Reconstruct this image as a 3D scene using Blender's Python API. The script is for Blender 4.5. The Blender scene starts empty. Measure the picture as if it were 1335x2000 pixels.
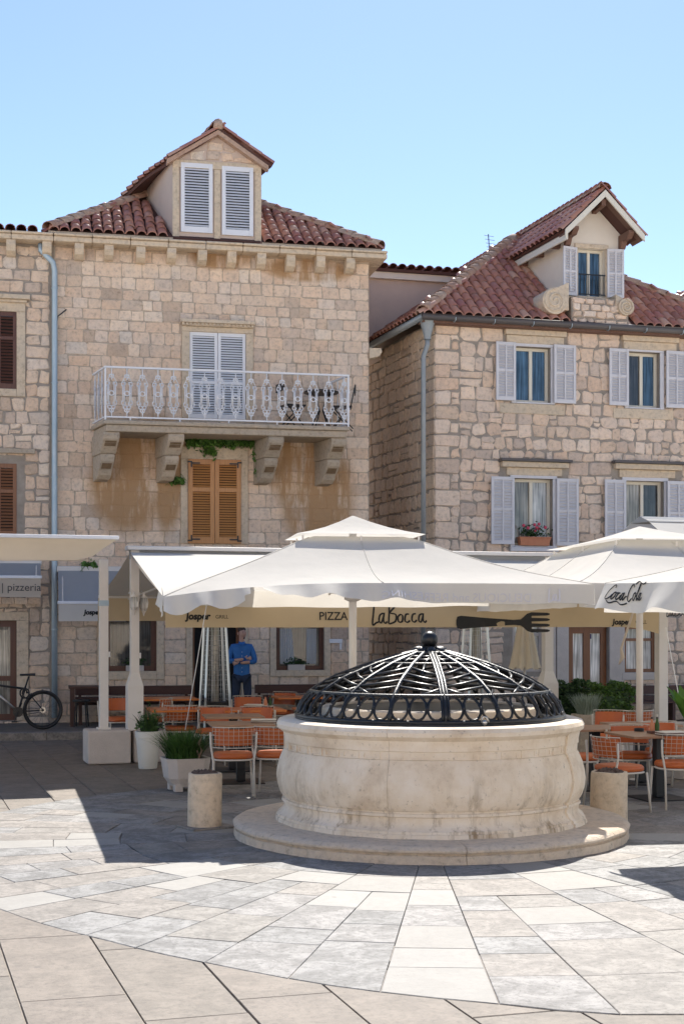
import bpy, bmesh, math, random
from mathutils import Vector, Matrix
R = math.radians
rnd = random.Random(11)
scene = bpy.context.scene
col = scene.collection

# ------------------------------------------------------------------ camera, sky, sun, exposure
F, HZ, CX, EYE = 2780.0, 1215.0, 667.5, 2.04      # focal length and horizon measured from the photograph
cam = bpy.data.cameras.new("camera")
cam.sensor_fit = 'VERTICAL'
cam.sensor_height = 36.0
cam.lens = F / 2000.0 * 36.0
cam.shift_y = (HZ - 1000.0) / 2000.0
cam.clip_end = 2000.0
camo = bpy.data.objects.new("camera", cam)
camo.location = (0, 0, EYE)
camo.rotation_euler = (R(90), 0, 0)
col.objects.link(camo)
scene.camera = camo

SUN_EL, SUN_AZ = 48.5, 7.0                         # sun stands behind the houses, a little to the right
world = bpy.data.worlds.new("World")
scene.world = world
world.use_nodes = True
wn = world.node_tree
bg = wn.nodes["Background"]
sky = wn.nodes.new("ShaderNodeTexSky")
sky.sky_type = 'NISHITA'
sky.sun_disc = False
sky.sun_elevation = R(SUN_EL)
sky.sun_rotation = R(SUN_AZ)
sky.air_density = 0.7
sky.dust_density = 0.15
sky.ozone_density = 1.3
wn.links.new(sky.outputs[0], bg.inputs[0])
bg.inputs[1].default_value = 0.05
sl = bpy.data.lights.new("sun", 'SUN')
sl.energy = 2.0
sl.angle = R(0.5)
sl.color = (1.0, 0.95, 0.87)
suno = bpy.data.objects.new("sun", sl)
sd = Vector((-math.sin(R(SUN_AZ)) * math.cos(R(SUN_EL)), -math.cos(R(SUN_AZ)) * math.cos(R(SUN_EL)), -math.sin(R(SUN_EL))))
suno.rotation_euler = sd.to_track_quat('-Z', 'Y').to_euler()
suno.location = (3, 30, 40)
col.objects.link(suno)
scene.view_settings.view_transform = 'Standard'
scene.view_settings.look = 'None'
scene.view_settings.gamma = 1.0
scene.view_settings.use_curve_mapping = False
scene.view_settings.exposure = 2.12
scene.cycles.max_bounces = 8
scene.cycles.diffuse_bounces = 4
scene.cycles.use_denoising = True

# ------------------------------------------------------------------ helpers
def at(px, py, d):
    return Vector(((px - CX) / F * d, d, EYE + (HZ - py) / F * d))

def gnd(px, py, z=0.0):
    return at(px, py, F * (EYE - z) / (py - HZ))

class MB:
    """collects shapes, then links them as one mesh object"""
    def __init__(s):
        s.v = []; s.f = []; s.t = []
    def add(s, vs, fs, tone=0.0):
        b = len(s.v)
        s.v += [tuple(p) for p in vs]
        s.t += [tone] * len(vs)
        s.f += [tuple(i + b for i in f) for f in fs]
        return s
    def box(s, x0, x1, y0, y1, z0, z1, M=None, tone=0.0):
        vs = [(x0, y0, z0), (x1, y0, z0), (x1, y1, z0), (x0, y1, z0), (x0, y0, z1), (x1, y0, z1), (x1, y1, z1), (x0, y1, z1)]
        if M is not None: vs = [M @ Vector(p) for p in vs]
        return s.add(vs, [(0, 3, 2, 1), (4, 5, 6, 7), (0, 1, 5, 4), (1, 2, 6, 5), (2, 3, 7, 6), (3, 0, 4, 7)], tone)
    def prism(s, pts, vec, tone=0.0):
        n = len(pts); vec = Vector(vec)
        a = [Vector(p) for p in pts]; b = [p + vec for p in a]
        nrm = Vector((0, 0, 0))
        for i in range(n): nrm += a[i].cross(a[(i + 1) % n])
        flip = nrm.dot(vec) > 0
        fs = [tuple(range(n)), tuple(range(2 * n - 1, n - 1, -1))] + [(i, i + n, (i + 1) % n + n, (i + 1) % n) for i in range(n)]
        if flip: fs = [tuple(reversed(f)) for f in fs]
        return s.add(a + b, fs, tone)
    def tube(s, pts, r, n=6, closed=False, cap=True, tone=0.0):
        pts = [Vector(p) for p in pts]; m = len(pts)
        rr = r if isinstance(r, (list, tuple)) else [r] * m
        vs = []; up = None
        for i, p in enumerate(pts):
            if closed: t = pts[(i + 1) % m] - pts[i - 1]
            else: t = pts[min(i + 1, m - 1)] - pts[max(i - 1, 0)]
            if t.length < 1e-9: t = Vector((0, 0, 1))
            t.normalize()
            if up is None:
                up = Vector((0, 0, 1)) if abs(t.z) < .9 else Vector((1, 0, 0))
            x = up - t * up.dot(t)
            if x.length < 1e-4:
                up = Vector((0, 1, 0)); x = up - t * up.dot(t)
            x.normalize(); up = x; y = t.cross(x)
            for k in range(n):
                a = 2 * math.pi * k / n
                vs.append(p + (x * math.cos(a) + y * math.sin(a)) * rr[i])
        fs = []
        for i in range(m if closed else m - 1):
            j = (i + 1) % m
            for k in range(n):
                l = (k + 1) % n
                fs.append((i * n + k, i * n + l, j * n + l, j * n + k))
        if not closed and cap:
            fs.append(tuple(range(n - 1, -1, -1))); fs.append(tuple((m - 1) * n + k for k in range(n)))
        return s.add(vs, fs, tone)
    def lathe(s, prof, n=24, a0=0.0, a1=2 * math.pi, c=(0, 0, 0), dr=0.0, tone=0.0, fn=None):
        full = abs(a1 - a0 - 2 * math.pi) < 1e-6
        k = n if full else n + 1
        vs = []
        for i in range(k):
            a = a0 + (a1 - a0) * i / n
            for (r, z) in prof:
                rr, zz = r + dr, z
                if fn: rr, zz = fn(rr, zz, a)
                vs.append((c[0] + rr * math.cos(a), c[1] + rr * math.sin(a), c[2] + zz))
        m = len(prof); fs = []
        for i in range(n):
            j = (i + 1) % k
            for q in range(m - 1):
                fs.append((i * m + q, j * m + q, j * m + q + 1, i * m + q + 1))
        return s.add(vs, fs, tone)
    def ball(s, c, r, n=10, m=7, sq=(1, 1, 1), tone=0.0):
        prof = [(r * math.sin(math.pi * i / (m - 1)) + 1e-5, -r * math.cos(math.pi * i / (m - 1))) for i in range(m)]
        vs = []
        b = MB().lathe(prof, n)
        return s.add([(c[0] + p[0] * sq[0], c[1] + p[1] * sq[1], c[2] + p[2] * sq[2]) for p in b.v], b.f, tone)
    def merge(s, o, M=None):
        vs = o.v if M is None else [M @ Vector(p) for p in o.v]
        b = len(s.v)
        s.v += [tuple(p) for p in vs]; s.t += o.t
        s.f += [tuple(i + b for i in f) for f in o.f]
        return s
    def mesh(s, name, mat, smooth=False):
        me = bpy.data.meshes.new(name)
        me.from_pydata(s.v, [], s.f)
        a = me.attributes.new("tone", 'FLOAT', 'POINT')
        a.data.foreach_set("value", s.t)
        if mat is not None: me.materials.append(mat)
        if smooth: me.polygons.foreach_set("use_smooth", [True] * len(me.polygons))
        me.update()
        return me
    def build(s, name, mat, parent=None, smooth=False, bevel=0.0, kind=None, solid=0.0, auto=None):
        o = bpy.data.objects.new(name, s.mesh(name, mat, smooth))
        col.objects.link(o)
        if parent is not None: o.parent = parent
        if solid:
            m = o.modifiers.new("s", 'SOLIDIFY'); m.thickness = solid; m.offset = 0
        if bevel:
            m = o.modifiers.new("b", 'BEVEL'); m.width = bevel; m.segments = 2; m.limit_method = 'ANGLE'; m.angle_limit = R(35)
        if auto is not None:
            me = o.data
            bm = bmesh.new(); bm.from_mesh(me)
            for e in bm.edges:
                if len(e.link_faces) == 2 and e.calc_face_angle(0) > R(auto): e.smooth = False
            for f in bm.faces: f.smooth = True
            bm.to_mesh(me); bm.free()
        if kind: o["kind"] = kind
        return o

def tag(o, label=None, cat=None, group=None, kind=None):
    if label: o["label"] = label
    if cat: o["category"] = cat
    if group: o["group"] = group
    if kind: o["kind"] = kind
    return o

def thing(name, label, cat, loc=(0, 0, 0), rz=0.0, group=None):
    o = bpy.data.objects.new(name, None)
    o.empty_display_size = .2
    col.objects.link(o)
    o.location = loc; o.rotation_euler = (0, 0, rz)
    return tag(o, label, cat, group)

def share(name, me, parent, loc=(0, 0, 0), rot=(0, 0, 0), sc=(1, 1, 1)):
    o = bpy.data.objects.new(name, me)
    col.objects.link(o); o.parent = parent
    o.location = loc; o.rotation_euler = rot; o.scale = sc
    return o

def kids(o): return list(o.children)

def dup(o, parent=None, keep=()):
    c = o.copy(); col.objects.link(c)
    if parent is not None: c.parent = parent
    for ch in kids(o): dup(ch, c)
    return c

def place(o, loc, rz, label, group=None):
    o.location = loc; o.rotation_euler = (0, 0, rz)
    o["label"] = label
    if group: o["group"] = group
    return o

# ------------------------------------------------------------------ materials
def new_mat(name):
    m = bpy.data.materials.new(name); m.use_nodes = True
    nt = m.node_tree
    return m, nt, nt.nodes["Principled BSDF"], nt.nodes, nt.links

def ramp(nt, stops):
    n = nt.nodes.new("ShaderNodeValToRGB")
    e = n.color_ramp.elements
    while len(e) < len(stops): e.new(0.5)
    for i, (p, c) in enumerate(stops):
        e[i].position = p; e[i].color = (*c, 1) if len(c) == 3 else c
    return n

def noise(nt, scale, detail=4.0, rough=.6, vec=None, dist=0.0):
    n = nt.nodes.new("ShaderNodeTexNoise")
    n.inputs["Scale"].default_value = scale; n.inputs["Detail"].default_value = detail
    n.inputs["Roughness"].default_value = rough; n.inputs["Distortion"].default_value = dist
    if vec is not None: nt.links.new(vec, n.inputs["Vector"])
    return n

def mixc(nt, fac, a, b, mode='MIX'):
    n = nt.nodes.new("ShaderNodeMix"); n.data_type = 'RGBA'; n.blend_type = mode
    for sock, val in ((n.inputs[0], fac), (n.inputs[6], a), (n.inputs[7], b)):
        if hasattr(val, "is_linked") or isinstance(val, bpy.types.NodeSocket): nt.links.new(val, sock)
        elif isinstance(val, (int, float)): sock.default_value = val
        else: sock.default_value = (*val, 1)
    return n.outputs[2]

def math_n(nt, op, a, b=None, clamp=False):
    n = nt.nodes.new("ShaderNodeMath"); n.operation = op; n.use_clamp = clamp
    for i, v in enumerate((a, b)):
        if v is None: continue
        if isinstance(v, (int, float)): n.inputs[i].default_value = v
        else: nt.links.new(v, n.inputs[i])
    return n.outputs[0]

def pos(nt): return nt.nodes.new("ShaderNodeNewGeometry").outputs["Position"]
def objc(nt): return nt.nodes.new("ShaderNodeTexCoord").outputs["Object"]

def plain(name, c, rough=.6, c2=None, scale=8.0, bump=0.0, bscale=40.0, metal=0.0, spec=None, world=False, detail=5.0):
    m, nt, p, N, L = new_mat(name)
    vec = pos(nt) if world else objc(nt)
    if c2 is not None:
        n = noise(nt, scale, detail, .65, vec)
        r = ramp(nt, [(.32, c), (.68, c2)]); L.new(n.outputs[0], r.inputs[0])
        L.new(r.outputs[0], p.inputs["Base Color"])
    else: p.inputs["Base Color"].default_value = (*c, 1)
    p.inputs["Roughness"].default_value = rough
    p.inputs["Metallic"].default_value = metal
    if spec is not None: p.inputs["Specular IOR Level"].default_value = spec
    if bump:
        n = noise(nt, bscale, 5, .6, vec)
        b = N.new("ShaderNodeBump"); b.inputs["Strength"].default_value = bump; b.inputs["Distance"].default_value = .02
        L.new(n.outputs[0], b.inputs["Height"]); L.new(b.outputs[0], p.inputs["Normal"])
    return m

def tone_value(nt):
    a = nt.nodes.new("ShaderNodeAttribute"); a.attribute_name = "tone"
    oi = nt.nodes.new("ShaderNodeObjectInfo")
    return math_n(nt, 'FRACT', math_n(nt, 'ADD', a.outputs["Fac"], oi.outputs["Random"]))

def masonry(name, stops, stains=(), pit=.5, bump=.5, dark=(.17, .14, .11), dirt=.35):
    """stone: one tone per piece, mottled, pitted; stains = list of (x, z, rx, rz) in world metres"""
    m, nt, p, N, L = new_mat(name)
    tv = tone_value(nt)
    r = ramp(nt, stops); L.new(tv, r.inputs[0])
    P = pos(nt)
    n1 = noise(nt, 2.3, 6, .65, P); n2 = noise(nt, 14, 6, .7, P); n3 = noise(nt, 60, 3, .6, P)
    k = ramp(nt, [(.28, (.66, .63, .60)), (.44, (1.0, .985, .97)), (.66, (1.2, 1.19, 1.17))]); L.new(n2.outputs[0], k.inputs[0])
    c = mixc(nt, 1.0, r.outputs[0], k.outputs[0], 'MULTIPLY')
    k2 = ramp(nt, [(.35, (1.08, 1.02, .95)), (.7, (.92, .93, .95))]); L.new(n1.outputs[0], k2.inputs[0])
    c = mixc(nt, .8, c, k2.outputs[0], 'MULTIPLY')
    k3 = ramp(nt, [(.60, (0, 0, 0)), (.78, (1, 1, 1))]); L.new(n2.outputs[0], k3.inputs[0])
    c = mixc(nt, math_n(nt, 'MULTIPLY', k3.outputs[0], dirt), c, dark)
    if stains:
        sep = N.new("ShaderNodeSeparateXYZ"); L.new(P, sep.inputs[0])
        mp = N.new("ShaderNodeMapping"); mp.inputs["Scale"].default_value = (2.4, 2.4, .45)
        L.new(P, mp.inputs[0]); ns = noise(nt, 1.3, 6, .7, mp.outputs[0])
        tot = None
        for (sx, sz, rx, rz) in stains:
            dx = math_n(nt, 'DIVIDE', math_n(nt, 'SUBTRACT', sep.outputs[0], sx), rx)
            dz = math_n(nt, 'DIVIDE', math_n(nt, 'SUBTRACT', sep.outputs[2], sz), rz)
            q = math_n(nt, 'ADD', math_n(nt, 'MULTIPLY', dx, dx), math_n(nt, 'MULTIPLY', dz, dz))
            q = math_n(nt, 'MULTIPLY', math_n(nt, 'SUBTRACT', 1.2, q, True), 1.6, True)
            tot = q if tot is None else math_n(nt, 'MAXIMUM', tot, q)
        fac = math_n(nt, 'MULTIPLY', tot, math_n(nt, 'MULTIPLY', math_n(nt, 'SUBTRACT', ns.outputs[0], .33), 5.5, True), True)
        c = mixc(nt, math_n(nt, 'MULTIPLY', fac, .92), c, (.44, .26, .125))
    L.new(c, p.inputs["Base Color"])
    p.inputs["Roughness"].default_value = .85
    p.inputs["Specular IOR Level"].default_value = .25
    h = math_n(nt, 'ADD', n2.outputs[0], math_n(nt, 'MULTIPLY', n3.outputs[0], .5))
    b = N.new("ShaderNodeBump"); b.inputs["Strength"].default_value = min(1, bump); b.inputs["Distance"].default_value = .035
    L.new(h, b.inputs["Height"]); L.new(b.outputs[0], p.inputs["Normal"])
    return m

def cloth(name, c, trans=.35, c2=None, tcol=None):
    m, nt, p, N, L = new_mat(name)
    N.remove(p)
    out = N["Material Output"]
    d = N.new("ShaderNodeBsdfDiffuse"); t = N.new("ShaderNodeBsdfTranslucent"); mx = N.new("ShaderNodeMixShader")
    n = noise(nt, 2.2, 5, .6, objc(nt)); r = ramp(nt, [(.3, c), (.7, c2 or tuple(x * .93 for x in c))]); L.new(n.outputs[0], r.inputs[0])
    L.new(r.outputs[0], d.inputs[0])
    if tcol: t.inputs[0].default_value = (*tcol, 1)
    else: L.new(r.outputs[0], t.inputs[0])
    mx.inputs[0].default_value = trans
    w = noise(nt, 5.0, 3, .5, objc(nt)); b = N.new("ShaderNodeBump"); b.inputs["Strength"].default_value = .25; b.inputs["Distance"].default_value = .03
    L.new(w.outputs[0], b.inputs["Height"]); L.new(b.outputs[0], d.inputs["Normal"])
    L.new(d.outputs[0], mx.inputs[1]); L.new(t.outputs[0], mx.inputs[2]); L.new(mx.outputs[0], out.inputs[0])
    return m

def leafy(name, a, b, scale=6.0, trans=.25):
    m, nt, p, N, L = new_mat(name)
    N.remove(p); out = N["Material Output"]
    d = N.new("ShaderNodeBsdfPrincipled"); t = N.new("ShaderNodeBsdfTranslucent"); mx = N.new("ShaderNodeMixShader")
    r = ramp(nt, [(0, a), (1, b)]); L.new(tone_value(nt), r.inputs[0])
    L.new(r.outputs[0], d.inputs[0]); L.new(r.outputs[0], t.inputs[0])
    d.inputs["Roughness"].default_value = .5
    mx.inputs[0].default_value = trans
    L.new(d.outputs[0], mx.inputs[1]); L.new(t.outputs[0], mx.inputs[2]); L.new(mx.outputs[0], out.inputs[0])
    return m

def wood(name, a, b, rough=.5, axis=2, scale=3.0):
    m, nt, p, N, L = new_mat(name)
    mp = N.new("ShaderNodeMapping"); sc = [18, 18, 18]; sc[axis] = 1.2
    mp.inputs["Scale"].default_value = sc; L.new(objc(nt), mp.inputs[0])
    n = noise(nt, scale, 6, .65, mp.outputs[0]); r = ramp(nt, [(.3, a), (.7, b)]); L.new(n.outputs[0], r.inputs[0])
    L.new(r.outputs[0], p.inputs["Base Color"]); p.inputs["Roughness"].default_value = rough
    return m

def glass(name, c, spec=1.0):
    m, nt, p, N, L = new_mat(name)
    n = noise(nt, 1.4, 3, .5, objc(nt)); r = ramp(nt, [(.35, c), (.65, tuple(min(1, x * 2.2 + .01) for x in c))]); L.new(n.outputs[0], r.inputs[0])
    L.new(r.outputs[0], p.inputs["Base Color"])
    p.inputs["Roughness"].default_value = .04; p.inputs["IOR"].default_value = 1.6
    mp = N.new("ShaderNodeMapping"); mp.inputs["Scale"].default_value = (26, 1, 1.2); L.new(objc(nt), mp.inputs[0])
    fo = noise(nt, 1.0, 2, .5, mp.outputs[0]); fr = ramp(nt, [(.35, (.45,) * 3), (.65, (1.5,) * 3)]); L.new(fo.outputs[0], fr.inputs[0])  # curtain folds painted into the pane as lighter and darker bands
    L.new(mixc(nt, 1.0, r.outputs[0], fr.outputs[0], 'MULTIPLY'), p.inputs["Base Color"])
    w = noise(nt, .9, 1, .5, objc(nt)); b = N.new("ShaderNodeBump"); b.inputs["Strength"].default_value = .05; b.inputs["Distance"].default_value = .02
    L.new(w.outputs[0], b.inputs["Height"]); L.new(b.outputs[0], p.inputs["Normal"])
    return m

LSTOPS = [(0, (0.673, 0.512, 0.389)), (.12, (0.775, 0.611, 0.475)), (.26, (0.714, 0.576, 0.456)), (.4, (0.816, 0.680, 0.550)), (.52, (0.694, 0.522, 0.389)), (.64, (0.775, 0.660, 0.556)), (.74, (0.612, 0.492, 0.399)), (.82, (0.816, 0.650, 0.503)), (.9, (0.530, 0.414, 0.323)), (.94, (0.673, 0.591, 0.513)), (1, (0.836, 0.709, 0.579))]
RSTOPS = [(0, (0.632, 0.483, 0.355)), (.15, (0.734, 0.566, 0.431)), (.3, (0.653, 0.522, 0.412)), (.45, (0.775, 0.621, 0.480)), (.6, (0.592, 0.458, 0.345)), (.72, (0.714, 0.581, 0.461)), (.84, (0.530, 0.424, 0.340)), (.92, (0.673, 0.492, 0.355)), (1, (0.775, 0.645, 0.518))]
M = {}
def init_mats():
    lh = lambda px, py: at(px, py, 27.9)
    st = []
    for (px, py, rx, ry) in ((255, 945, 75, 105), (310, 900, 60, 90), (620, 960, 75, 130), (560, 900, 40, 90), (430, 500, 60, 30), (600, 520, 90, 24), (330, 940, 30, 110)):
        c = lh(px, py); st.append((c.x, c.z, rx / F * 27.9, ry / F * 27.9))
    M['stone_l'] = masonry('pale_limestone', LSTOPS, st, bump=.8, dirt=.5)
    M['stone_r'] = masonry('tan_limestone', [(p, (c[0] * 1.06, c[1] * 1.08, c[2] * 1.13)) for p, c in RSTOPS], bump=.7, dirt=.45)
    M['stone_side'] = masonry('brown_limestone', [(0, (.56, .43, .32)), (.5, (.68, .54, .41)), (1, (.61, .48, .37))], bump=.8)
    M['mortar_l'] = masonry('mortar_pale', [(0, (.44, .36, .29)), (1, (.50, .42, .335))], st, bump=.3, dirt=.3)
    M['mortar_r'] = plain('mortar_grey', (.27, .23, .19), .95, (.38, .325, .27), 5, .3, world=True)
    M['trim'] = masonry('cut_stone', [(0, (.56, .47, .36)), (1, (.62, .52, .40))], bump=.25, dirt=.25)
    M['trim_grey'] = masonry('weathered_cut_stone', [(0, (.36, .31, .25)), (1, (.46, .39, .31))], bump=.5, dirt=.7)
    M['render_pink'] = plain('pink_render', (.56, .44, .37), .95, (.62, .49, .40), 2.5, .2, world=True)
    M['render_cream'] = plain('cream_render', (.76, .67, .56), .95, (.80, .72, .61), 2.5, .2, world=True)
    M['tile'] = None
    m, nt, p, N, L = new_mat('clay_tile')
    r = ramp(nt, [(0, (.27, .10, .07)), (.3, (.40, .16, .105)), (.6, (.48, .22, .145)), (.85, (.31, .105, .09)), (1, (.54, .32, .23))]); L.new(tone_value(nt), r.inputs[0])
    n = noise(nt, 9, 6, .7, pos(nt)); k = ramp(nt, [(.4, (0, 0, 0)), (.75, (1, 1, 1))]); L.new(n.outputs[0], k.inputs[0])
    c = mixc(nt, math_n(nt, 'MULTIPLY', k.outputs[0], .28), r.outputs[0], (.40, .32, .26))
    L.new(c, p.inputs["Base Color"]); p.inputs["Roughness"].default_value = .42
    M['tile'] = m
    M['tile_bed'] = plain('tile_bed', (.10, .045, .035), .9)
    M['ridge'] = masonry('weathered_ridge_tile', [(0, (.42, .27, .20)), (.5, (.46, .35, .28)), (1, (.38, .20, .145))], bump=.4)
    M['white_paint'] = plain('white_paint', (.78, .78, .80), .45, (.72, .72, .74), 4)
    M['lilac_paint'] = plain('pale_lilac_paint', (.68, .66, .675), .5, (.60, .58, .595), 4)
    M['cream_paint'] = plain('cream_paint', (.74, .68, .56), .5)
    M['orange_wood'] = wood('varnished_pine', (.44, .19, .06), (.55, .26, .09), .4)
    M['brown_wood'] = wood('dark_brown_wood', (.085, .032, .02), (.13, .05, .032), .45)
    M['rust_wood'] = wood('red_brown_wood', (.20, .08, .036), (.27, .115, .05), .45)
    M['eave_wood'] = wood('eave_timber', (.13, .065, .045), (.21, .11, .075), .7)
    M['door_wood'] = wood('chestnut_door', (.19, .062, .018), (.26, .09, .026), .4)
    M['iron'] = plain('black_iron', (.006, .0065, .008), .38, (.014, .015, .017), 30, .2, 60, spec=.5)
    M['black'] = plain('black_paint', (.012, .012, .014), .45)
    M['dark'] = plain('painted_shade', (.012, .011, .011), .9)  # near-black colour that stands in for shade
    M['zinc'] = plain('zinc_pipe', (.33, .43, .50), .4, (.42, .51, .57), 3, metal=.3)
    M['gutter'] = plain('dark_gutter', (.10, .085, .08), .5)
    M['steel'] = plain('brushed_steel', (.55, .53, .50), .3, metal=.9)
    M['glass_blue'] = glass('blue_pane', (.03, .065, .105))
    M['glass_dark'] = glass('dark_pane', (.03, .03, .03))
    M['glass_warm'] = glass('curtained_pane', (.16, .145, .12))
    M['glass_pale'] = glass('pale_pane', (.30, .29, .27))
    M['curtain'] = cloth('white_curtain', (.72, .71, .68), .3)
    M['canvas'] = cloth('offwhite_canvas', (.80, .765, .70), .37)
    M['canvas_beige'] = cloth('beige_canvas', (.74, .65, .54), .42)
    M['canvas_ochre'] = cloth('ochre_canvas', (.66, .52, .33), .42)
    M['canvas_grey'] = cloth('grey_canvas', (.42, .42, .42), .2)
    M['post'] = plain('offwhite_post', (.74, .69, .64), .5, (.68, .63, .57), 3)
    M['concrete'] = plain('pale_concrete', (.52, .46, .41), .9, (.60, .53, .475), 4, .4, 50)
    M['pot_white'] = plain('white_pot', (.70, .68, .62), .6, (.63, .61, .55), 3)
    M['orange_pad'] = plain('orange_vinyl', (.46, .10, .020), .45, (.52, .125, .026), 6)
    M['orange_top'] = plain('orange_tabletop', (.58, .15, .025), .35, (.64, .20, .04), 3)
    M['brown_top'] = wood('brown_tabletop', (.30, .17, .10), (.40, .24, .15), .35, axis=0)
    M['chair_white'] = plain('white_tube', (.62, .57, .50), .45)
    M['soil'] = plain('soil', (.07, .05, .04), .95, (.13, .09, .075), 30, .6)
    M['terracotta'] = plain('terracotta', (.50, .19, .10), .8, (.56, .24, .13), 8)
    M['paper'] = plain('paper', (.70, .66, .58), .7)
    M['rope'] = plain('white_rope', (.75, .73, .70), .8)
    M['ink'] = plain('black_print', (.012, .011, .010), .7)
    M['faint_ink'] = plain('faint_print', (.66, .64, .66), .8)
    M['grey_ink'] = plain('grey_print', (.10, .095, .09), .8)
    M['leaf'] = leafy('hedge_leaf', (.035, .085, .015), (.12, .22, .04))
    M['leaf_dark'] = leafy('dark_leaf', (.018, .05, .014), (.06, .12, .03))
    M['grass_leaf'] = leafy('grassy_leaf', (.025, .07, .012), (.075, .16, .03))
    M['sage_leaf'] = leafy('sage_leaf', (.20, .25, .19), (.36, .42, .34))
    M['fern_leaf'] = leafy('fern_leaf', (.05, .13, .02), (.14, .27, .05))
    M['broad_leaf'] = leafy('broad_leaf', (.06, .16, .02), (.16, .32, .05), trans=.4)
    M['bark'] = plain('bark', (.16, .11, .075), .9, (.23, .17, .12), 20, .5)
    M['petal'] = plain('red_petal', (.62, .07, .12), .6)
    M['bench_wood'] = wood('maroon_bench_wood', (.045, .014, .011), (.075, .024, .017), .5, axis=0)
    # paving
    def paving(name, stops, pits, blotch):
        m, nt, p, N, L = new_mat(name)
        P = pos(nt); tv = tone_value(nt)
        r = ramp(nt, stops); L.new(tv, r.inputs[0])
        mp = N.new("ShaderNodeVectorMath"); mp.operation = 'ADD'; cmb = N.new("ShaderNodeCombineXYZ"); L.new(math_n(nt, 'MULTIPLY', tv, 37.0), cmb.inputs[0])
        L.new(P, mp.inputs[0]); L.new(cmb.outputs[0], mp.inputs[1])
        a = noise(nt, 3.4, 8, .78, mp.outputs[0], .6); b2 = noise(nt, 21, 7, .8, mp.outputs[0]); d = noise(nt, 75, 3, .6, mp.outputs[0])
        k = ramp(nt, [(.43, (1 - blotch,) * 3), (.50, (1 - blotch * .3,) * 3), (.57, (1.0 + blotch * .5,) * 3)]); L.new(a.outputs[0], k.inputs[0])
        c = mixc(nt, 1.0, r.outputs[0], k.outputs[0], 'MULTIPLY')
        k2 = ramp(nt, [(.40, (1 - pits * 1.5,) * 3), (.48, (1.0,) * 3), (.60, (1.0 + pits * .4,) * 3)]); L.new(b2.outputs[0], k2.inputs[0])
        c = mixc(nt, 1.0, c, k2.outputs[0], 'MULTIPLY')
        k3 = ramp(nt, [(.66, (0, 0, 0)), (.74, (1, 1, 1))]); L.new(b2.outputs[0], k3.inputs[0])
        c = mixc(nt, math_n(nt, 'MULTIPLY', k3.outputs[0], .35 * (pits > .1)), c, (.78, .75, .71))
        L.new(c, p.inputs["Base Color"]); p.inputs["Roughness"].default_value = .62; p.inputs["Specular IOR Level"].default_value = .3
        sp = noise(nt, 7.5, 1, .4, P); k5 = ramp(nt, [(.765, (0, 0, 0)), (.785, (1, 1, 1))]); L.new(sp.outputs[0], k5.inputs[0])
        c = mixc(nt, math_n(nt, 'MULTIPLY', k5.outputs[0], .55), c, (.10, .09, .08))
        L.new(c, p.inputs["Base Color"])
        bb = N.new("ShaderNodeBump"); bb.inputs["Strength"].default_value = .22; bb.inputs["Distance"].default_value = .012
        L.new(math_n(nt, 'ADD', b2.outputs[0], math_n(nt, 'MULTIPLY', d.outputs[0], .4)), bb.inputs["Height"]); L.new(bb.outputs[0], p.inputs["Normal"])
        return m
    M['slab_white'] = paving('white_limestone_slab', [(0, (0.278, 0.262, 0.239)), (1, (0.312, 0.300, 0.278))], .05, .06)
    M['slab_grey'] = paving('worn_grey_slab', [(0, (0.193, 0.189, 0.185)), (.5, (0.224, 0.219, 0.212)), (1, (0.246, 0.233, 0.222))], .26, .34)
    M['slab_pink'] = paving('worn_beige_slab', [(0, (0.224, 0.201, 0.178)), (.5, (0.256, 0.230, 0.206)), (1, (0.222, 0.206, 0.185))], .22, .26)
    M['slab_big'] = paving('large_beige_slab', [(0, (0.187, 0.156, 0.129)), (.5, (0.203, 0.170, 0.139)), (1, (0.178, 0.153, 0.126))], .14, .18)
    M['bed'] = plain('joint_sand', (.27, .235, .195), .95, (.37, .325, .275), 12, .4, world=True)
    M['square'] = plain('far_paving', (.60, .55, .49), .9, (.66, .61, .55), 1.5, .2, world=True)
    # well
    m, nt, p, N, L = new_mat('well_limestone')
    P = pos(nt); n1 = noise(nt, 3.0, 7, .68, P); n2 = noise(nt, 26, 6, .7, P)
    r = ramp(nt, [(.3, (.62, .49, .36)), (.45, (.75, .63, .49)), (.55, (.79, .68, .55)), (.72, (.84, .75, .64))]); L.new(n1.outputs[0], r.inputs[0])
    mp = N.new("ShaderNodeMapping"); mp.inputs["Scale"].default_value = (5, 5, .5); L.new(P, mp.inputs[0]); n4 = noise(nt, 1.7, 6, .7, mp.outputs[0])
    sep = N.new("ShaderNodeSeparateXYZ"); L.new(P, sep.inputs[0])
    k = ramp(nt, [(.53, (0, 0, 0)), (.70, (1, 1, 1))]); L.new(n4.outputs[0], k.inputs[0])
    low = math_n(nt, 'SUBTRACT', .85, sep.outputs[2], True)
    c = mixc(nt, math_n(nt, 'MULTIPLY', math_n(nt, 'MULTIPLY', k.outputs[0], low), 1.3, True), r.outputs[0], (.25, .165, .085))
    k2 = ramp(nt, [(.60, (0, 0, 0)), (.70, (1, 1, 1))]); L.new(n2.outputs[0], k2.inputs[0])
    c = mixc(nt, math_n(nt, 'MULTIPLY', k2.outputs[0], .6), c, (.22, .17, .13))
    L.new(c, p.inputs["Base Color"]); p.inputs["Roughness"].default_value = .8; p.inputs["Specular IOR Level"].default_value = .25
    b = N.new("ShaderNodeBump"); b.inputs["Strength"].default_value = .35; b.inputs["Distance"].default_value = .015
    L.new(n2.outputs[0], b.inputs["Height"]); L.new(b.outputs[0], p.inputs["Normal"])
    M['well'] = m
    M['step'] = masonry('worn_step_stone', [(0, (.54, .45, .36)), (.5, (.62, .53, .43)), (1, (.57, .49, .41))], bump=.6, dirt=.75)
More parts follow.
